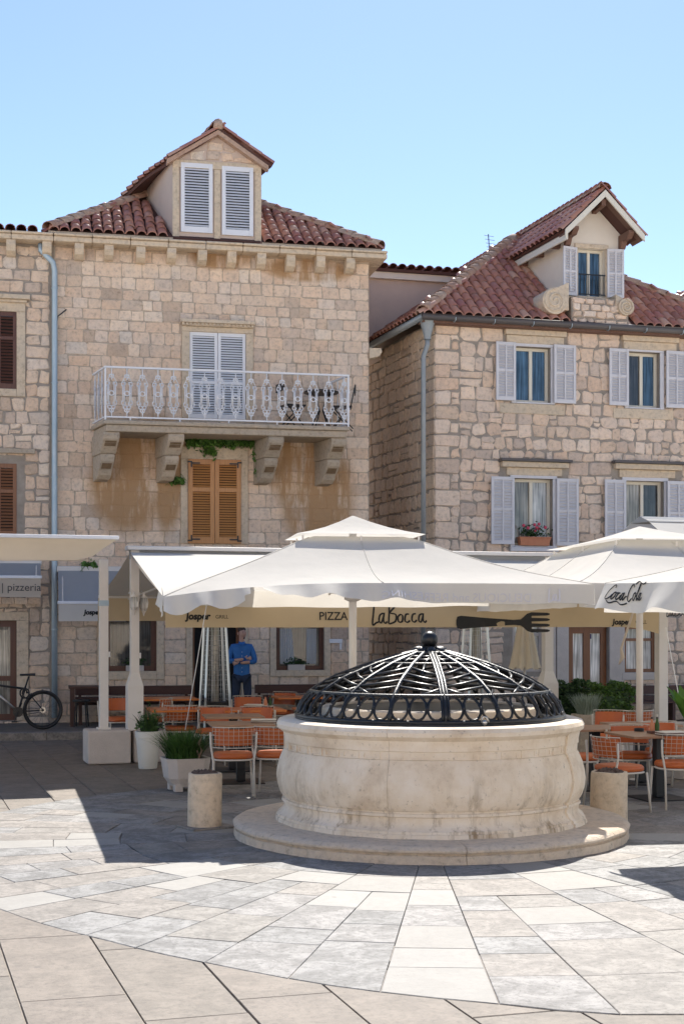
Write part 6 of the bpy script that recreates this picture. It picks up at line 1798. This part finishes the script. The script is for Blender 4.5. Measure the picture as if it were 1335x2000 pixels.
# pyramid heaters
def heater(px, d, label, zb=0.0):
    x = at(px, 1000, d).x; t = thing('patio_heater', label, 'heater', (x, d, zb), R(18)); H_, w0, w1 = 2.05, .245, .15
    MB().box(-.215, .215, -.215, .215, .06, .66).build('gas_box', M['black'], t, bevel=.01)
    for sx in (-1, 1):
        for sy in (-1, 1): MB().tube([(sx * .245, sy * .245, .0), (sx * w1, sy * w1, H_)], .024, 4).build('leg', M['steel'], t)
    b = MB()
    for k in range(4):
        c, s = math.cos(k * math.pi / 2), math.sin(k * math.pi / 2)
        def q(u, z): f = (z - .66) / (H_ - .66); r_ = .235 + (w1 - .235) * f - .012; return (c * u * r_ - s * -r_, s * u * r_ + c * -r_, z)
        for i in range(16): z = .70 + i * .085; b.tube([q(-1, z), q(1, z)], .0018, 4)
        for i in range(4): u = -1 + 2 * (i + .5) / 4; b.tube([q(u, .68), q(u, 2.02)], .0018, 4)
    b.build('guard_grid', M['steel'], t, kind='stuff')
    MB().lathe([(.075, .66), (.075, 1.95)], 14).build('glass_tube', M['glass_warm'], t, True)
    MB().prism([(-.29, -.29, H_), (.29, -.29, H_), (.29, .29, H_), (-.29, .29, H_)], (0, 0, .035)).build('cap', M['steel'], t, bevel=.008)
heater(420, 24.7, 'steel pyramid patio heater in front of the dark doorway')
heater(928, 25.2, 'steel pyramid patio heater behind the well grille')

# closed cream parasol
p = at(1024, 1240, 23.6); t = thing('closed_parasol', 'closed cream fabric parasol hanging in folds behind the well', 'parasol', (p.x, p.y, 0), R(10))
MB().tube([(0, 0, 0), (0, 0, 2.35)], .022, 10).build('pole', M['post'], t, True)
b = MB(); n = 40; V = []
for j, (z, r_) in enumerate(((1.27, .235), (1.35, .215), (1.6, .17), (1.9, .12), (2.15, .075), (2.33, .03), (2.38, .005))):
    for i in range(n): a = 2 * math.pi * i / n; q = r_ * (1 + .22 * math.sin(a * 8) * (1 if j < 5 else .3)); V.append((q * math.cos(a), q * math.sin(a), z + (.035 * math.sin(a * 16) if j == 0 else 0)))
b.add(V, [(j * n + i, j * n + (i + 1) % n, (j + 1) * n + (i + 1) % n, (j + 1) * n + i) for j in range(6) for i in range(n)])
b.build('folded_cloth', cloth('cream_cloth', (.74, .66, .53), .2), t, True)
MB().lathe([(.0001, 0), (.25, 0), (.25, .05), (.04, .07), (.04, .2), (.0001, .2)], 20).build('base', M['concrete'], t, auto=40)

# balcony table and chair
s, z = LF.px(628, 770, .55); z = bzt
t = thing('balcony_table', 'small black table on the balcony behind the railing', 'table', LF.w(s, -.5, z), LF.a)
MB().lathe([(.0001, .70), (.34, .70), (.345, .715), (.34, .73), (.0001, .73)], 20).build('tabletop', M['black'], t, auto=40)
for k in range(4): a = k * math.pi / 2 + .4; MB().tube([(.2 * math.cos(a), .2 * math.sin(a), .70), (.05 * math.cos(a), .05 * math.sin(a), .36), (.24 * math.cos(a), .24 * math.sin(a), 0)], .013, 6).build('leg', M['black'], t)
for px, rz, lb in ((572, -80, 'black folding chair on the balcony left of its table'), (668, 80, 'black folding chair on the balcony right of its table')):
    s = LF.px(px, 770, .55)[0]; t = thing('balcony_chair', lb, 'chair', LF.w(s, -.48, z), LF.a + R(rz))
    MB().box(-.2, .2, -.2, .2, .43, .45).build('seat', M['black'], t)
    for sx in (-.19, .19):
        MB().tube([(sx, -.26, .86), (sx, -.18, .45), (sx, .2, 0)], .012, 6).build('leg', M['black'], t); MB().tube([(sx, .2, .44), (sx, -.22, 0)], .012, 6).build('leg', M['black'], t)
    MB().box(-.19, .19, -.275, -.255, .70, .86).build('backrest', M['black'], t)

# ------------------------------------------------------------------ bicycle on the terrace
Wc = LF.px(84, 1396, 1.75); bo_ = LF.w(Wc[0], -1.75, TZ)
bk = thing('bicycle', 'black mountain bicycle parked by the brown door, cut by the left edge', 'bicycle', bo_, LF.a)
Rw = .352
def wheel(x):
    w_ = thing('wheel', None, None); w_.parent = bk; w_.location = (x, 0, Rw); del w_
    w_ = bk.children[-1]
    MB().tube([((Rw - .027) * math.cos(2 * math.pi * i / 40), 0, (Rw - .027) * math.sin(2 * math.pi * i / 40)) for i in range(40)], .027, 8, True).build('tyre', M['black'], w_, True)
    MB().tube([((Rw - .058) * math.cos(2 * math.pi * i / 40), 0, (Rw - .058) * math.sin(2 * math.pi * i / 40)) for i in range(40)], .012, 6, True).build('rim', M['black'], w_, True)
    b = MB()
    for i in range(24): a = 2 * math.pi * i / 24; b.tube([(.025 * math.cos(a + (.8 if i % 2 else -.8)), .02 * (-1) ** (i // 2), .025 * math.sin(a + (.8 if i % 2 else -.8))), ((Rw - .06) * math.cos(a), 0, (Rw - .06) * math.sin(a))], .0016, 3)
    b.build('spokes', M['black'], w_, kind='stuff')
    MB().tube([(0, -.06, 0), (0, .06, 0)], .022, 10).build('hub', M['black'], w_, True)
    MB().tube([(0, -.05, 0), (0, -.046, 0)], .055, 18).build('brake_disc', M['steel'], w_)
wheel(0); wheel(-1.12)
fz = Rw; B_ = (-.43, 0, fz - .03); S_ = (-.30, 0, fz + .42); Hh = (-.93, 0, fz + .40); Ht = (-.95, 0, fz + .50)
b = MB(); b.tube([B_, S_], .018, 8); b.tube([(-.315, 0, fz + .38), (-.94, 0, fz + .47)], .02, 8); b.tube([(Hh), Ht], .024, 8)
for sy in (-1, 1): b.tube([(0, sy * .05, fz), (-.1, sy * .045, fz - .01), B_], .010, 6); b.tube([(0, sy * .05, fz), (-.30, sy * .02, fz + .36)], .009, 6)
b.build('frame', M['black'], bk, True)
MB().tube([B_, (-.91, 0, fz + .40)], .024, 8).build('down_tube', M['steel'], bk, True)
b = MB()
for sy in (-1, 1): b.tube([(-1.12, sy * .05, fz), (-.98, sy * .05, fz + .34)], .016, 6)
b.tube([(-.98, -.05, fz + .34), (-.98, .05, fz + .34)], .018, 6); b.build('fork', M['black'], bk, True)
MB().tube([S_, (-.245, 0, fz + .60)], .014, 8).build('seat_post', M['black'], bk, True)
b = MB(); V = []
for i in range(9):
    f = i / 8; w_ = .018 + .055 * max(0, (f - .45) / .55) ** 1.2; x = -.40 + .27 * f; V += [(x, -w_, fz + .61), (x, -w_ * .6, fz + .645 + .012 * f), (x, w_ * .6, fz + .645 + .012 * f), (x, w_, fz + .61)]
b.add(V, [(4 * i + k, 4 * i + (k + 1) % 4, 4 * i + 4 + (k + 1) % 4, 4 * i + 4 + k) for i in range(8) for k in range(4)] + [(0, 1, 2, 3), (35, 34, 33, 32)]); b.build('saddle', M['black'], bk, True)
MB().tube([(-.97, -.34, fz + .60), (-.99, -.1, fz + .58), (-.99, .1, fz + .58), (-.97, .34, fz + .60)], .013, 8).build('handlebar', M['black'], bk, True)
b = MB(); b.tube([(B_[0], -.06, B_[2]), (B_[0], -.05, B_[2])], .09, 20); b.tube([(B_[0], -.08, B_[2]), (B_[0] - .06, -.08, B_[2] - .155)], .013, 6); b.box(B_[0] - .11, B_[0] - .01, -.17, -.08, B_[2] - .18, B_[2] - .155); b.tube([(B_[0], .08, B_[2]), (B_[0] + .06, .08, B_[2] + .155)], .013, 6)
b.build('crank', M['black'], bk)
MB().tube([(0, -.05, fz + .03), (B_[0], -.055, B_[2] + .07)], .005, 4).tube([(0, -.05, fz - .03), (B_[0], -.055, B_[2] - .07)], .005, 4).tube([(0, -.045, fz), (0, -.042, fz)], .05, 14).build('chain', M['black'], bk)
lk = thing('bicycle_lock', 'coiled black lock hung from the bicycle frame', 'lock', bk.matrix_basis @ Vector((-.34, -.04, fz + .30)))
MB().tube([(.07 * math.cos(i * .55) + .004 * i, -.03 - .002 * i, .085 * math.sin(i * .55)) for i in range(24)], .014, 6).build('cable', M['black'], lk, True)

# ------------------------------------------------------------------ the man in the doorway
def skin(name, joints, edges, mat, parent, levels=2, root=None):
    names = list(joints); me = bpy.data.meshes.new(name)
    me.from_pydata([joints[k][0] for k in names], [(names.index(a), names.index(b)) for a, b in edges], [])
    o = bpy.data.objects.new(name, me); col.objects.link(o)
    m = o.modifiers.new("k", 'SKIN'); m.use_smooth_shade = True
    for i, k in enumerate(names):
        r_ = joints[k][1]; o.data.skin_vertices[0].data[i].radius = r_ if isinstance(r_, tuple) else (r_, r_)
        o.data.skin_vertices[0].data[i].use_root = (k == (root or names[0]))
    sd_ = o.modifiers.new("s", 'SUBSURF'); sd_.levels = levels; sd_.render_levels = levels
    bpy.context.view_layer.update()
    ev = o.evaluated_get(bpy.context.evaluated_depsgraph_get()); nm = bpy.data.meshes.new_from_object(ev)
    bpy.data.objects.remove(o)
    nm.materials.clear(); nm.materials.append(mat)
    o = bpy.data.objects.new(name, nm); col.objects.link(o); o.parent = parent
    nm.polygons.foreach_set("use_smooth", [True] * len(nm.polygons))
    return o
mp_ = at(472, 1413, 27.0)
man = thing('person', 'bearded man in blue shirt and dark jeans with folded arms by the doorway', 'person', (mp_.x, mp_.y, TZ), R(6))
skin_m = plain('skin', (.50, .28, .20), .55, (.56, .33, .24), 8); shirt_m = plain('blue_shirt', (.025, .12, .33), .8, (.035, .155, .40), 6, .3, 25); jean_m = plain('dark_jeans', (.014, .022, .045), .85, (.03, .042, .075), 5, .3, 30); hair_m = plain('dark_hair', (.035, .022, .015), .7, (.06, .035, .022), 40); shoe_m = plain('brown_shoe', (.06, .035, .02), .6)
# sitter's frame: he faces -y (towards the square); x to the viewer's right
J = {'pelvis': ((0, 0, .95), (.135, .095)), 'waist': ((0, 0, 1.08), (.13, .09)), 'chest': ((0, .0, 1.32), (.155, .105)), 'neckb': ((0, .01, 1.50), (.06, .06)), 'neck': ((0, -.005, 1.57), (.05, .055)), 'skull0': ((.005, -.015, 1.66), (.062, .078)), 'skull1': ((.01, -.01, 1.75), (.070, .088)), 'crown': ((.01, -.0, 1.80), (.05, .06)),
     'shl': ((-.175, .01, 1.44), .058), 'shr': ((.175, .01, 1.44), .058), 'ell': ((-.255, -.05, 1.17), .042), 'elr': ((.255, -.05, 1.17), .042), 'wrl': ((.03, -.185, 1.225), .028), 'wrr': ((-.03, -.16, 1.15), .028),
     'hipl': ((-.095, 0, .90), .085), 'hipr': ((.095, 0, .90), .085), 'knl': ((-.115, -.01, .50), .055), 'knr': ((.115, -.02, .50), .055), 'anl': ((-.125, .02, .09), .04), 'anr': ((.13, .01, .09), .04), 'tol': ((-.14, -.13, .04), .035), 'tor': ((.15, -.14, .04), .035)}
E = [('pelvis', 'waist'), ('waist', 'chest'), ('chest', 'neckb'), ('neckb', 'neck'), ('neck', 'skull0'), ('skull0', 'skull1'), ('skull1', 'crown'), ('chest', 'shl'), ('chest', 'shr'), ('shl', 'ell'), ('shr', 'elr'), ('ell', 'wrl'), ('elr', 'wrr'), ('pelvis', 'hipl'), ('pelvis', 'hipr'), ('hipl', 'knl'), ('hipr', 'knr'), ('knl', 'anl'), ('knr', 'anr'), ('anl', 'tol'), ('anr', 'tor')]
skin('body', J, E, skin_m, man)
g_ = lambda k, d: (J[k][0], tuple(x + d for x in J[k][1]) if isinstance(J[k][1], tuple) else J[k][1] + d)
JS = {'hem': ((0, 0, .80), (.168, .128)), 'pelvis': ((0, 0, .93), (.172, .13)), 'waist': ((0, 0, 1.08), (.16, .12)), 'chest': ((0, 0, 1.32), (.18, .13)), 'neckb': ((0, .012, 1.505), (.075, .07)), 'collar': ((0, .005, 1.54), (.06, .06)), 'shl': g_('shl', .022), 'shr': g_('shr', .022), 'ell': g_('ell', .022), 'elr': g_('elr', .022), 'cul': ((-.13, -.13, 1.20), .046), 'cur': ((.13, -.11, 1.16), .046)}
skin('shirt', JS, [('hem', 'pelvis'), ('pelvis', 'waist'), ('waist', 'chest'), ('chest', 'neckb'), ('neckb', 'collar'), ('chest', 'shl'), ('chest', 'shr'), ('shl', 'ell'), ('shr', 'elr'), ('ell', 'cul'), ('elr', 'cur')], shirt_m, man)
JJ = {'pelvis': ((0, 0, .93), (.148, .108)), 'hipl': ((-.095, 0, .86), .100), 'hipr': ((.095, 0, .86), .100), 'knl': ((-.115, -.01, .50), .074), 'knr': ((.115, -.02, .50), .074), 'anl': ((-.125, .02, .08), .062), 'anr': ((.13, .01, .08), .062)}
skin('jeans', JJ, [('pelvis', 'hipl'), ('pelvis', 'hipr'), ('hipl', 'knl'), ('hipr', 'knr'), ('knl', 'anl'), ('knr', 'anr')], jean_m, man)
for sx, x in ((-1, -.13), (1, .135)):
    skin('shoe', {'h': ((x, .04, .05), .045), 'm': ((x + sx * .01, -.06, .05), .05), 't': ((x + sx * .02, -.17, .035), .035)}, [('h', 'm'), ('m', 't')], shoe_m, man)
# hands: palm and five fingers each, lying on the opposite upper arm
def hand(cx, cy, cz, sgn):
    J_ = {'palm': ((cx, cy, cz), (.034, .018)), 'kn': ((cx + sgn * .06, cy - .005, cz + .005), (.038, .016))}; E_ = [('palm', 'kn')]
    for i in range(4):
        dz = .030 - i * .02; L_ = (.055, .065, .06, .045)[i]
        J_['f%d' % i] = ((cx + sgn * (.06 + L_ * .55), cy - .005, cz + dz), .0095); J_['g%d' % i] = ((cx + sgn * (.06 + L_), cy + .022, cz + dz * 1.1), .008); E_ += [('kn', 'f%d' % i), ('f%d' % i, 'g%d' % i)]
    J_['t0'] = ((cx + sgn * .02, cy - .01, cz + .035), .011); J_['t1'] = ((cx + sgn * .045, cy - .012, cz + .06), .009); E_ += [('palm', 't0'), ('t0', 't1')]
    skin('hand', J_, E_, skin_m, man, 1)
hand(.055, -.20, 1.235, 1); hand(-.055, -.165, 1.14, -1)
# head features, turned a little to the viewer's right
hd = thing('head', None, None); hd.parent = man; hd.location = (.008, -.012, 1.70); hd.rotation_euler = (R(4), 0, R(24)); hd.name = 'face'
b = MB(); b.ball((0, .022, .072), .086, 14, 9, (.88, 1.04, .72)); b.build('hair', hair_m, hd, True)
b = MB(); b.ball((0, -.022, -.076), .055, 12, 8, (.92, .78, .62)); b.build('beard', hair_m, hd, True)
b = MB(); b.ball((0, -.055, .005), .062, 14, 10, (.95, .62, 1.25)); b.build('face_front', skin_m, hd, True)
MB().add([(-.014, -.092, -.02), (.014, -.092, -.02), (0, -.118, -.014), (0, -.092, .028)], [(0, 1, 2), (0, 2, 3), (1, 3, 2)]).build('nose', skin_m, hd, True)
for sx in (-1, 1):
    MB().ball((sx * .027, -.084, .024), .007, 8, 6, (1.2, .6, .6)).build('eye', M['black'], hd, True); MB().ball((sx * .082, .01, .0), .028, 8, 6, (.4, .7, 1.1)).build('ear', skin_m, hd, True); MB().box(sx * .027 - .017, sx * .027 + .017, -.090, -.082, .040, .044).build('eyebrow', hair_m, hd)
MB().box(-.022, .022, -.092, -.08, -.052, -.044).build('mouth', plain('lips', (.42, .18, .14), .6), hd)
MB().prism([(-.05, -.13, 1.50), (0, -.135, 1.47), (.05, -.13, 1.50), (.06, -.05, 1.545), (-.06, -.05, 1.545)], (0, .02, .012)).build('shirt_collar', shirt_m, man)
b = MB()
for i in range(6): b.ball((.002, -.134, .98 + i * .075), .007, 6, 4)
b.build('buttons', M['white_paint'], man, kind='stuff')

# plant boxes on the sills of the two restaurant windows
for op, lb, fx in ((op_gA, 'small plant box on the sill of the dark window left of the doorway', .58), (op_gB, 'small plant box on the curtained window sill right of the man', .42)):
    t = thing('flower_box', lb, 'planter', LF.w(op[0] + (op[1] - op[0]) * fx, -.02, op[2] + .002), LF.a)
    MB().box(-.17, .17, .0, .09, 0, .11).build('box', M['concrete'], t, bevel=.006)
    leaves_mb(130, lambda: (rnd.gauss(0, .12), .045 + rnd.gauss(0, .025), .12 + abs(rnd.gauss(.03, .05))), .03).build('foliage', M['leaf_dark'], t)
